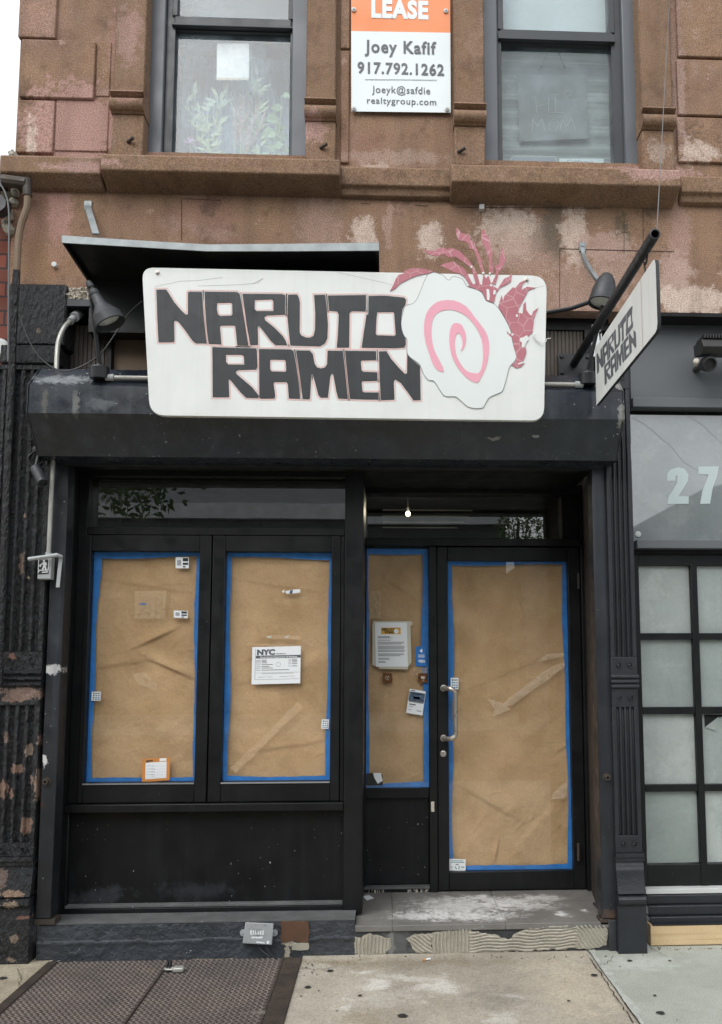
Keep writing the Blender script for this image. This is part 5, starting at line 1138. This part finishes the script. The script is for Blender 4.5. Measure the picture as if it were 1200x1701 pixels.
fl = thing('flood_light', U(1175, 590, 0), 'black finned flood light under the eave at the far right', 'lamp')
yy = -.05
b = MB(); A = U(1163, 590, yy); B = U(1172, 568, yy); x1 = X(1290, 580, yy)
b.prismx(U(1160, 580, yy).x, x1, [(yy+.07, B.z), (yy-.05, B.z-.005), (yy-.08, A.z+.02), (yy-.04, A.z-.01), (yy+.06, A.z+.01)]); b.build('body', M['fin'], fl, bevel=.004)
b = MB()
for k in range(14): x = U(1164, 580, yy).x+k*.016; b.box(x, x+.007, yy-.06, yy+.06, B.z+.0, B.z+.022)
b.islands(M['fin'], 'cooling_fin', fl)
b = MB(); u = U(1175, 602, yy); b.lathe((u.x, yy+.03, u.z), (0, -1, -.35), [(0, .038), (.06, .042), (.075, .04), (.077, .032), (.06, .03)], 20); b.cyl((u.x, yy+.03, u.z), (u.x, .12, u.z+.02), .018); b.build('sensor', M['fin'], fl)
b = MB(); u = U(1157, 600, yy-.02); b.lathe((u.x, u.y, u.z), (-.3, -1, 0), [(-.04, .014), (0, .017), (.006, .012), (.008, .004)], 14); b.build('pilot_light', M['ivory'], fl)

# ------------------------------------------------------------------ brown paper and blue tape behind the panes
def papered(label, x0, x1, z0, z1, y, seed, creases, tw, k_px):
    random.seed(seed); g = 'brown paper covering the shop windows'
    root = thing('kraft_paper', ((x0+x1)/2, y, z0), label, 'paper', g)
    b = MB(); nx = max(10, int((x1-x0)/.008)); nz = int((z1-z0)/.008)
    creases = list(creases); W_, H_ = x1-x0, z1-z0
    for q in range(int(30*W_*H_)+6):     # small sharp creases all over
        a = Vector((random.uniform(x0, x1), random.uniform(z0, z1))); an = random.gauss(.5, .7); L_ = random.uniform(.05, .2)
        creases.append(((a.x, a.y), (a.x+math.cos(an)*L_, a.y+math.sin(an)*L_), random.uniform(.0012, .0032), random.uniform(.008, .02)))
    def disp(x, z):
        d = .006*noise.noise(Vector((x*2.5, z*2.5, seed)))+.0042*noise.noise(Vector((x*6+z*5, z*7-x*2, seed)))+.0022*(.6-abs(noise.noise(Vector((x*9-z*6, z*9+x*4, seed+5)))))
        for (a, c, amp, wd) in creases:
            A = Vector((a[0], a[1])); B = Vector((c[0], c[1])); p = Vector((x, z)); ab = B-A; t = max(0, min(1, (p-A).dot(ab)/ab.length_squared)); q = A+ab*t-p
            s_ = (ab.x*(p.y-A.y)-ab.y*(p.x-A.x)); dist = q.length
            pr_ = math.exp(-(dist/wd)**2) if s_ > 0 else math.exp(-(dist/(wd*.28))**2)
            d -= amp*pr_*(.3+.7*math.sin(math.pi*min(1, max(0.05, t))) if amp < .02 else t)
        return d
    gr = [[b.v((x0+(x1-x0)*i/nx, y+disp(x0+(x1-x0)*i/nx, z0+(z1-z0)*j/nz), z0+(z1-z0)*j/nz)) for i in range(nx+1)] for j in range(nz+1)]
    for j in range(nz):
        for i in range(nx): b.f([gr[j][i], gr[j][i+1], gr[j+1][i+1], gr[j+1][i]])
    b.build('sheet', M['kraft'], root, smooth=True)
    yt = y-.0165
    def strip_(horizontal, s0, s1, e, wd, sign, lap=0):
        b = MB(); n = 26; ph = random.uniform(0, 9); A = []; B = []
        for i in range(n+1):
            t = s0+(s1-s0)*i/n; wv = wd*(1+.22*math.sin(t*3+ph)+.14*math.sin(t*9+ph*2))+random.uniform(-.0016, .0016)
            wy = random.uniform(-.0006, .0006)
            if horizontal: A.append((t, yt-lap+wy, e)); B.append((t, yt-lap+wy, e+sign*wv))
            else: A.append((e, yt-lap+wy, t)); B.append((e+sign*wv, yt-lap+wy, t))
        for i in range(n): b.face([A[i], A[i+1], B[i+1], B[i]])
        b.build('tape', M['tape'], root)
    e = .004
    strip_(False, z0, z1, x0-e, tw[0], 1); strip_(False, z0, z1, x1+e, tw[1], -1); strip_(True, x0, x1, z1+e, tw[2], -1, .0015); strip_(True, x0, x1, z0-e, tw[3], 1, .0015)
    return root
def cr(px0, py0, px1, py1, amp, wd, y):
    a = U(px0, py0, y); c = U(px1, py1, y); return ((a.x, a.z), (c.x, c.z), amp*1.7 if amp < .01 else amp, wd)
k = .0034
yp = .2235
papered('brown paper sheet with a big diagonal crease in the left display window', xs(147.5), xs(329), zs_(1298), zs_(917), yp, 1, [cr(245, 1092, 325, 1127, .018, .035, yp), cr(225, 1075, 290, 1045, .009, .03, yp), cr(150, 1110, 250, 1095, .004, .04, yp), cr(160, 960, 330, 985, .003, .03, yp)], (.036, .028, .034, .022), 0)
papered('brown paper sheet behind the work permit in the second display window', xs(372.5), xs(550), zs_(1298), zs_(917), yp, 2, [cr(380, 1140, 540, 1100, .003, .05, yp), cr(385, 960, 540, 985, .003, .03, yp), cr(400, 1250, 540, 1230, .003, .03, yp)], (.028, .026, .032, .028), 0)
yq = .6435
papered('narrow brown paper sheet with posted notices in the sidelight beside the door', xd(609), xd(712.5), zd(1307), zd(912), yq, 3, [cr(640, 960, 700, 1000, .004, .03, yq)], (.018, .036, .03, .028), 0)
papered('large brown paper sheet with tape scar covering the glass door', xd(745.5), xd(947), zd(1446), zd(933), yq, 4, [cr(880, 1380, 800, 1270, .0035, .06, yq), cr(930, 1330, 830, 1440, .0038, .07, yq), cr(900, 1300, 780, 1400, .003, .07, yq), cr(822, 1430, 828, 1395, .010, .02, yq), cr(760, 1300, 860, 1360, .006, .05, yq), cr(760, 1150, 930, 1080, .003, .05, yq)], (.032, .026, .022, .024), 0)

# ------------------------------------------------------------------ notices, stickers and tape remnants on the glass
class Note:     # a sheet with its own frame: u right, v up, metres
    def __init__(s, px, y):     # corners: bl, br, tl
        O, A, T = (U(p[0], p[1], y) for p in px); s.W = (A-O).length; s.H = (T-O).length
        ex = (A-O).normalized(); ez = (T-O).normalized()
        s.M = Matrix(((ex.x, 0, ez.x, O.x), (ex.y, 1, ez.y, O.y), (ex.z, 0, ez.z, O.z), (0, 0, 0, 1))); s.b = MB(s.M)
    def r(s, u0, u1, v0, v1, mi, d=.0012): s.b.mi = mi; s.b.box(u0*s.W, u1*s.W, -d, -d+.0004, v0*s.H, v1*s.H); return s
    def base(s, mi=0): s.b.mi = mi; s.b.box(0, s.W, -.0006, 0, 0, s.H); return s
    def t(s, st, u0, u1, v0, v1, mi, bold=0, d=.0018): s.b.mi = mi; s.b.text(st, u0*s.W, u1*s.W, v0*s.H, v1*s.H, -d, bold); return s
    def bars(s, u0, u1, v, n, dv, mi, h=.008):
        for i in range(n):
            e = u1-(random.uniform(0, .25)*(u1-u0) if i % 3 == 2 else random.uniform(0, .04)); s.r(u0, e, v-i*dv-h, v-i*dv+h, mi)
        return s
    def done(s, name, mats, label, cat, group=None): return tag(s.b.build(name, mats), label, cat, group)
yo = .196
n = Note([(418, 1137), (499, 1135), (419.5, 1075)], yo); n.base(); W = [M['paper'], M['lineblack'], M['linegrey'], M['banner_grey']]
n.t('NYC', .10, .47, .79, .93, 3, .06).t('Buildings', .5, .69, .795, .825, 1, .02).r(.08, 1, .69, .765, 3); n.b.mi = 0; n.t('Work Permit Department Of Buildings', .16, .93, .705, .74, 0, .03, .0024)
n.r(.065, .98, .12, .128, 2).r(.065, .072, .12, .95, 2).r(.065, .98, .30, .306, 2)
for v, e in ((.64, .30), (.605, .30), (.57, .31), (.52, .43), (.47, .36), (.43, .43), (.375, .77)): n.r(.08, .18, v-.006, v+.006, 2).r(.2, e, v-.007, v+.007, 1)
for v in (.65, .61, .575, .53, .47): n.r(.75, .8, v-.006, v+.006, 2).r(.82, .93, v-.007, v+.007, 1)
n.r(.2, .86, .275, .285, 2).r(.13, .28, .185, .195, 2).r(.57, .74, .185, .195, 2)
n.b.mi = 1
for off in (.3, .76):
    P = [Vector(((off+.012*i)*n.W, -.0014, (.19+.03*math.sin(i*1.7))*n.H)) for i in range(12)]
    for i in range(11): n.b.face([P[i], P[i+1], P[i+1]+Vector((0, 0, .0014)), P[i]+Vector((0, 0, .0014))])
n.b.mi = 2
for i in range(28):
    a, c = i*2*math.pi/28, (i+1)*2*math.pi/28; cx, cz, r1, r2 = .545*n.W, .52*n.H, .011, .0125
    n.b.face([(cx+r1*math.cos(a), -.0013, cz+r1*math.sin(a)), (cx+r1*math.cos(c), -.0013, cz+r1*math.sin(c)), (cx+r2*math.cos(c), -.0013, cz+r2*math.sin(c)), (cx+r2*math.cos(a), -.0013, cz+r2*math.sin(a))])
n.done('permit', W, 'white NYC work permit taped on the second display window', 'notice')
yo2 = .615
bk = thing('closing_notice', U(650, 1070, yo2), 'white printed letter with small yellow heading on the sidelight glass', 'notice')
b = MB(); b.px([(619, 1036), (682, 1036), (684, 1100), (680, 1106), (626, 1106), (619, 1105)], yo2, .001); b.px([(620, 1032), (684, 1032), (686, 1037), (680, 1040), (621, 1039)], yo2-.001, .001); b.px([(629, 1100), (679, 1100), (678, 1112), (630, 1111)], yo2-.0015, .001); b.build('backing', M['paper2'], bk)
n = Note([(624.5, 1107.5), (678, 1107.5), (623, 1034)], yo2-.003); n.base(); W = [M['paper'], M['yellow'], M['lineblack'], M['linegrey'], M['orange']]
n.r(.19, .80, .735, .885, 1)
b = n.b; b.mi = 2
for L in LET:
    def tiny(p): return (.22*n.W+(p[0]-262)/(702-262)*.42*n.W, -.0018, .872*n.H-(p[1]-480)/185*.125*n.H)
    b.sheet([[tiny(p) for p in L_] for L_ in L])
b.mi = 0; b.sheet([[(.66*n.W+.075*n.W*math.cos(a*.4), -.002, .80*n.H+.055*n.H*math.sin(a*.4)) for a in range(15)]])
b.mi = 4
for k in range(6): a = .1+k*.42; b.face([(.67*n.W+.085*n.W*math.cos(a-.1), -.0019, .81*n.H+.062*n.H*math.sin(a-.1)), (.67*n.W+.13*n.W*math.cos(a), -.0019, .81*n.H+.1*n.H*math.sin(a)), (.67*n.W+.085*n.W*math.cos(a+.1), -.0019, .81*n.H+.062*n.H*math.sin(a+.1))])
n.r(.08, .46, .665, .68, 2).r(.08, .54, .645, .655, 3).r(.08, .48, .595, .605, 2)
n.bars(.08, .9, .555, 3, .022, 3, .006).bars(.08, .93, .465, 4, .022, 3, .006).bars(.08, .93, .365, 2, .022, 3, .006).bars(.08, .9, .29, 3, .022, 3, .006).bars(.08, .45, .19, 2, .022, 3, .006).bars(.08, .33, .12, 2, .022, 3, .006)
n.b.build('letter_sheet', W, bk)
n = Note([(691, 1107), (709, 1107), (690, 1074)], yo2); n.base(); n.t('VISA', .22, .9, .2, .34, 1, .05).r(.25, .85, .46, .50, 1).r(.25, .85, .55, .59, 1)
n.b.mi = 1; n.b.face([(.38*n.W, -.0014, .78*n.H), (.62*n.W, -.0014, .68*n.H), (.66*n.W, -.0014, .78*n.H), (.62*n.W, -.0014, .9*n.H)])
n.done('payment_sticker', [M['visablue'], M['paper']], 'blue card payment sticker with VISA lettering near the sidelight edge', 'sticker')
def ring(n, cx, cz, r1, r2, mi, N=20):
    n.b.mi = mi
    for i in range(N):
        a, c = i*2*math.pi/N, (i+1)*2*math.pi/N; n.b.face([(cx*n.W+r1*math.cos(a), -.0014, cz*n.H+r1*math.sin(a)), (cx*n.W+r1*math.cos(c), -.0014, cz*n.H+r1*math.sin(c)), (cx*n.W+r2*math.cos(c), -.0014, cz*n.H+r2*math.sin(c)), (cx*n.W+r2*math.cos(a), -.0014, cz*n.H+r2*math.sin(a))])
n = Note([(636, 1134), (652, 1135), (636, 1118)], yo2); n.base(); ring(n, .48, .52, .0, .0035, 1); ring(n, .48, .52, .010, .0125, 1)
n.done('window_sticker', [M['browndot'], M['ivory']], 'square brown sticker under the white letter on the sidelight', 'sticker')
n = Note([(695, 1134), (710.5, 1134), (695, 1118.5)], yo2); n.base(); n.r(.3, .72, .42, .68, 1).r(.5, .56, .15, .42, 1)
n.done('window_sticker', [M['browndot'], M['ivory']], 'square brown sticker under the blue sticker at the sidelight edge', 'sticker')
n = Note([(675, 1184), (702, 1188.5), (681, 1144)], yo2); n.base(); n.r(.02, .98, .53, .9, 1).r(.3, .7, .62, .72, 2).r(.1, .9, .47, .55, 3).r(.1, .5, .36, .4, 2).r(.1, .35, .28, .3, 3).r(.1, .3, .14, .16, 3).r(.6, .9, .14, .17, 3).r(-.04, 1.0, -.02, .06, 0).t('ADT', .2, .2001, .93, .96, 2) if False else n.r(.02, .98, .53, .9, 1).r(.3, .7, .62, .72, 2).r(.15, .85, .82, .85, 3).r(.05, .95, .47, .55, 3).r(.1, .5, .36, .4, 2).r(.1, .35, .28, .3, 3).r(.1, .3, .14, .16, 3).r(.6, .9, .14, .17, 3).r(.1, .35, .93, .96, 2)
n.done('business_card', [M['paper'], M['navy'], M['lineblack'], M['linegrey']], 'tilted leaflet with dark picture and white card low on the sidelight', 'card')
n = Note([(236, 1299), (282, 1296), (237, 1261)], yo); n.base(); n.r(.12, .88, .11, .83, 1).r(.62, .87, .86, .98, 1).r(.13, .38, .88, .93, 2).r(.13, .26, .84, .865, 2)
for v in (.68, .55, .42, .3, .2): n.r(.16, .45, v-.008, v+.008, 3); [n.r(.35+.09*i, .39+.09*i, v-.045, v-.028, 3) for i in range(6)]
n.done('permit_card', [M['orange'], M['paper'], M['lineblack'], M['linegrey']], 'orange bordered permit card at the bottom of the left display window', 'notice')
def pay(c, y, label):
    n = Note(c, y); n.base(); n.r(.15, .3, .72, .9, 1).r(.35, .9, .76, .86, 2)
    for v in (.52, .3, .1):
        for i in range(3): n.r(.15+.28*i, .33+.28*i, v, v+.12, (1, 2, 3)[(i+int(v*10)) % 3])
    n.done('sticker', [M['paper'], M['teal'], M['linegrey'], M['visablue']], label, 'sticker', 'small white payment stickers')
pay([(152, 1164), (167, 1164), (153, 1149)], yo, 'small white payment sticker at the left edge of the left display window')
pay([(534, 1210.5), (546, 1210.5), (535, 1195)], yo, 'small white payment sticker at the right edge of the second display window')
pay([(749, 1145), (762, 1145), (749, 1126)], yo2, 'small white payment sticker beside the door handle')
def barcode(c, label):
    n = Note(c, yo); n.base(); n.r(.55, .95, .62, .92, 1).r(.55, .95, .3, .5, 1).r(.55, .75, .08, .2, 1)
    for i in range(5): n.r(.14+.06*i, .17+.06*i, .25, .75, 1)
    n.done('barcode_label', [M['paper'], M['lineblack']], label, 'label', 'white barcode labels on the brown paper')
barcode([(292, 944), (314, 944), (292, 925.5)], 'square white barcode label at the top corner of the left display window')
barcode([(289, 1026), (312, 1027), (289, 1014)], 'small flat barcode label below the top one on the left display window')
n = Note([(746, 1449), (773.5, 1450), (746.5, 1426.5)], yo2); n.base(); n.r(.15, .85, .86, .9, 1).r(.1, .92, .74, .79, 1).r(.1, .9, .08, .14, 2).r(.08, .22, .38, .42, 3).r(.75, .92, .38, .46, 3)
for k in range(3):
    a = R(90+k*120); n.b.mi = 1 if k else 2
    c0 = Vector((.5*n.W, -.0014, .45*n.H))
    for s_ in (-.55, .25):
        P = [c0+Vector((r*math.cos(a+s_+w_), 0, r*math.sin(a+s_+w_))) for r, w_ in ((.010, 0), (.0165, .0), (.0165, .55), (.010, .55))]; n.b.face(P)
n.done('recycling_sticker', [M['paper'], M['teal'], M['lineblack'], M['linegrey']], 'white recycling sticker with green arrows at the bottom corner of the door', 'sticker')
b = MB(); b.px([(609, 1285), (618, 1284), (636, 1287), (636, 1304), (609, 1305)], yo2, .001); b.mi = 1; b.px([(620, 1284), (633, 1284), (636, 1297), (628, 1302), (622, 1292)], yo2-.0012, .001)
tag(b.build('torn_sticker', [M['lineblack'], M['paper']]), 'torn black sticker at the bottom left corner of the sidelight', 'sticker')
b = MB(); b.px([(468, 983), (473, 979), (472, 985)], yo, .0008); b.px([(474, 982), (490, 979), (499, 979), (499, 984), (487, 986), (476, 986)], yo, .0008); b.mi = 1; b.px([(482, 981), (487, 980), (486, 986), (481, 986)], yo-.001, .0005)
tag(b.build('torn_sticker', [M['paper'], M['navy']]), 'torn blue and white sticker scrap high on the second display window', 'sticker')
b = MB(); b.px([(230, 1003), (238, 1002), (246, 1003), (238, 1005)], yo, .0008); tag(b.build('torn_sticker', M['visablue']), 'tiny torn blue scrap on the upper left display window', 'sticker')
def remnant(polys, y, m, label):
    c = U(polys[0][0][0], polys[0][0][1], y)
    if len(polys) == 1: b = MB(); b.px(polys[0], y, .0006); tag(b.build('tape_remnant', M[m]), label, 'tape', 'clear tape remnants on the glass'); return
    t = thing('tape_remnant', c, label, 'tape', 'clear tape remnants on the glass')
    for L in polys: b = MB(); b.px(L, y, .0006); b.build('tape_piece', M[m], t)
dq = []
for i in range(10):
    t0, t1 = i/10, (i+.98)/10; A = Vector((388, 1281)).lerp(Vector((500, 1171)), t0); B = Vector((388, 1281)).lerp(Vector((500, 1171)), t1); q_ = Vector((7, 7.2))*random.uniform(.8, 1.1)
    dq.append([tuple(A-q_*.75), tuple(B-q_*.75), tuple(B+q_*.55), tuple(A+q_*.55)])
remnant(dq, yo, 'tapefilm', 'diagonal strip of torn packing tape on the second display window')
remnant([[(836, 1168), (842, 1173), (852, 1171), (880, 1150), (908, 1131), (938, 1108), (939, 1100), (915, 1108), (896, 1121), (868, 1143)], [(810, 1160), (822, 1164), (838, 1169), (848, 1178), (836, 1184), (818, 1190), (822, 1178)], [(890, 1100), (910, 1086), (937, 1084), (937, 1090)]], yo2, 'tapewhite', 'milky diagonal tape scar on the door glass')
remnant([[(918, 1318), (942, 1297), (942, 1326), (916, 1328)]], yo2, 'tapewhite', 'small milky tape patch low on the right of the door glass')
remnant([[(224, 982), (276, 981), (275, 1028), (224, 1028)], [(221, 1120), (240, 1116), (262, 1138), (258, 1148), (228, 1136)]], yo, 'tapefilm', 'square clear tape patch on the left display window')
remnant([[(613, 982), (634, 982), (633, 1027), (613, 1027)]], yo2, 'tapefilm', 'pale tape rectangle on the upper left of the sidelight')
remnant([[(443, 1055), (500, 1056), (500, 1062), (443, 1061)], [(418, 1072), (440, 1069), (490, 1070), (500, 1074)]], yo, 'tapefilm', 'clear tape strip above the work permit')
remnant([[(687, 1108), (711, 1108), (709, 1120), (687, 1122)]], yo2, 'tapefilm', 'clear tape square below the blue card payment sticker')
b = MB(); b.px([(443, 1057), (451, 1056), (451, 1060), (444, 1060)], yo-.001, .001); b.px([(472, 1058), (480, 1055), (480, 1059), (473, 1060)], yo-.001, .001); tag(b.build('paper_scrap', M['ivory']), 'torn paper corners stuck above the work permit', 'paper scrap')

# ------------------------------------------------------------------ small things at the base
jb = thing('junction_box', U(430, 1552, -.03), 'light grey plastic box with worn logo fixed to the plinth', 'box')
b = MB(); b.hexa([U(403, 1567, -.075), U(452, 1570, -.075), U(455, 1534, -.075), U(408, 1532, -.075)], [U(403, 1567, -.018), U(452, 1570, -.018), U(455, 1534, -.018), U(408, 1532, -.018)]); jo = b.build('housing', M['boxgrey'], jb, bevel=.004)
b = MB()
for px in (404, 456): u = U(px, 1550, -.03); b.lathe((u.x, -.022, u.z), (0, -1, 0), [(0, .017), (.006, .017), (.007, .006), (.009, .005)], 14)
b.build('lug', M['boxgrey'], jb)
b = MB(); random.seed(3)
for k in range(6): px = 416+k*4.0; b.px([(px, 1546), (px+2.6, 1546), (px+2.4, 1553), (px, 1553)], -.0762, .001)
b.px([(418, 1556), (437, 1556), (436, 1559), (418, 1559)], -.0762, .001)
b.px([(426, 1564), (440, 1565.5), (440, 1567.5), (426, 1566.5)], -.0762, .001); b.px(rnd([(443, 1563), (448, 1563), (448, 1568), (443, 1568)], 2), -.0762, .001); b.mi = 1
for k in range(46):
    px, py = random.gauss(427, 7), random.gauss(1548, 6); b.px([(px, py), (px+random.uniform(.6, 2), py+.3), (px+.5, py+random.uniform(1, 3))], -.0764, .0005)
b.build('worn_print', [M['paper'], M['linegrey']], jo)
b = MB()
for pts in ([U(427, 1570, -.05), U(436, 1580, -.06), U(448, 1589, -.07)], [U(442, 1571, -.05), U(448, 1582, -.07), U(460, 1592, -.09)]): b.tube(bez(pts, 5), .0035, 6)
b.build('cord', M['wire'], jb)
b = MB(); b.face([G(603, 1489, .2275), G(613, 1486.5, .229), G(622, 1492, .2275), G(610, 1496, .228)]); tag(b.build('paper_scrap', M['paper']), 'small white paper scrap lying on the left of the entrance step', 'litter')
c = G(708, 1594, GZ+.008); b = MB(); b.cyl(c, c+Vector((.022, .012, 0)), .0042, n=10); b.mi = 1; b.cyl(c+Vector((-.016, -.009, 0)), c+Vector((-.0005, 0, 0)), .0043, n=10)
tag(b.build('cigarette_butt', [M['paper'], M['orange']]), 'cigarette butt on the pavement below the combed mortar', 'litter')
random.seed(11); b = MB()
def crumb(p, r):
    b.mi = random.choice((0, 0, 1, 2)); b.lathe((p.x, p.y, p.z+r*.4), (random.random()-.5, random.random()-.5, 1), [(-r*.6, r*.4), (0, r), (r*.6, r*.3)], 5)
for k in range(170):
    px = random.choice((random.uniform(585, 1010), random.uniform(470, 600), random.uniform(60, 480), random.uniform(1080, 1200))); py = {True: 1588, False: 1596}[px > 580]+abs(random.gauss(0, 4)); py = py if px < 1015 else 1575+abs(random.gauss(0, 2))
    crumb(G(px, py), random.uniform(.002, .0055))
for k in range(60): crumb(G(random.gauss(490, 25), 1603+abs(random.gauss(0, 10))), random.uniform(.002, .007))
tag(b.build('grit', [M['mortar'], M['hatchframe'], M['ledge']]), 'crumbs of mortar and dirt along the foot of the shop', 'debris', kind='stuff')

# ------------------------------------------------------------------ across the street (seen mirrored in the glass)
ob = thing('opposite_building', (-6, -22, 0), 'plain grey building across the street mirrored in the left transom glass', 'building')
b = MB(); b.box(-30, 4.2, -32, -22, 0, 6.45); b.build('base_wall', mat('dark_render', '#4c4c4c', .9, var=.3), ob); b = MB(); b.box(-30, 4.2, -32, -22.1, 6.45, 12.5); b.build('wall', mat('grey_render', '#9a9d9f', .9, var=.15), ob)
b = MB(); b.box(-30, 4.3, -22.2, -21.8, 6.45, 6.95); b.build('string_course', mat('pale_render', '#c4c6c6', .9), ob)
b = MB()
for x in (-26, -20, -14.5, -9, -3.5): b.box(x, x+2.6, -22.15, -22.08, 8.4, 10.4)
b.build('window', M['frost2'], ob)
sh = thing('gabled_shed', (12, -20, 0), 'low grey gabled shed across the street mirrored in the neighbouring glass', 'building')
b = MB(); b.prism3([[(4.4, -20, 0), (30, -20, 0), (30, -20, 8), (18, -20, 9.2), (10, -20, 7.1), (7.2, -20, 5.6), (6.5, -20, 5.0), (4.4, -20, 4.9)]], (0, -10, 0)); b.build('wall', mat('shed_metal', '#8c8e8d', .8), sh)
def tree(x, y, zc, r, label, n=2600, off=0, ls=1):
    t = thing('street_tree', (x, y, 0), label, 'tree'); b = MB()
    b.tube(bez([(x, y, 0), (x+.05, y, zc*.4), (x-.1, y+.1, zc*.8), (x, y, zc+r*.4)], 5), [(.14-.006*i)*min(1, r) for i in range(16)], 8)
    for k in range(9):
        a = k*2.4; b.tube(bez([(x, y, zc*.55+k*.12), (x+off*.5+math.cos(a)*r*.45, y+math.sin(a)*r*.45, zc+.06*k), (x+off+math.cos(a)*r*.7, y+math.sin(a)*r*.7, zc+r*.35)], 4), [(.05-.005*i)*min(1, r*.5) for i in range(9)], 6)
    b.build('trunk', M['hatchframe'], t); b = MB()
    for k in range(n):
        d = Vector((random.gauss(0, 1), random.gauss(0, 1), random.gauss(0, .75))).normalized()*r*random.uniform(.35, 1)**.5
        if noise.noise(d*1.4/r*2) < -.12: continue
        c = Vector((x+off, y, zc))+d; u_ = Vector((random.gauss(0, 1), random.gauss(0, 1), random.gauss(0, 1))).normalized(); v_ = u_.orthogonal().normalized(); s_ = random.uniform(.05, .1)*ls
        b.face([c-u_*s_, c+v_*s_*.5, c+u_*s_, c-v_*s_*.5])
    b.build('crown', mat('tree_leaf', '#5d7a4c', .7, var=.4, vs=2), t)
tree(-5.6, -5.7, 4.75, 1.3, 'leafy street tree at the kerb mirrored in the left transom glass', 5200, 2.2, .85)
tree(3.65, -16, 5.25, .7, 'round leafy tree across the street mirrored in the right transom glass', 1500, 0, .62)
tree(13.5, -34, 6.0, 2.6, 'distant tree behind the shed mirrored in the neighbouring glass', 1800)
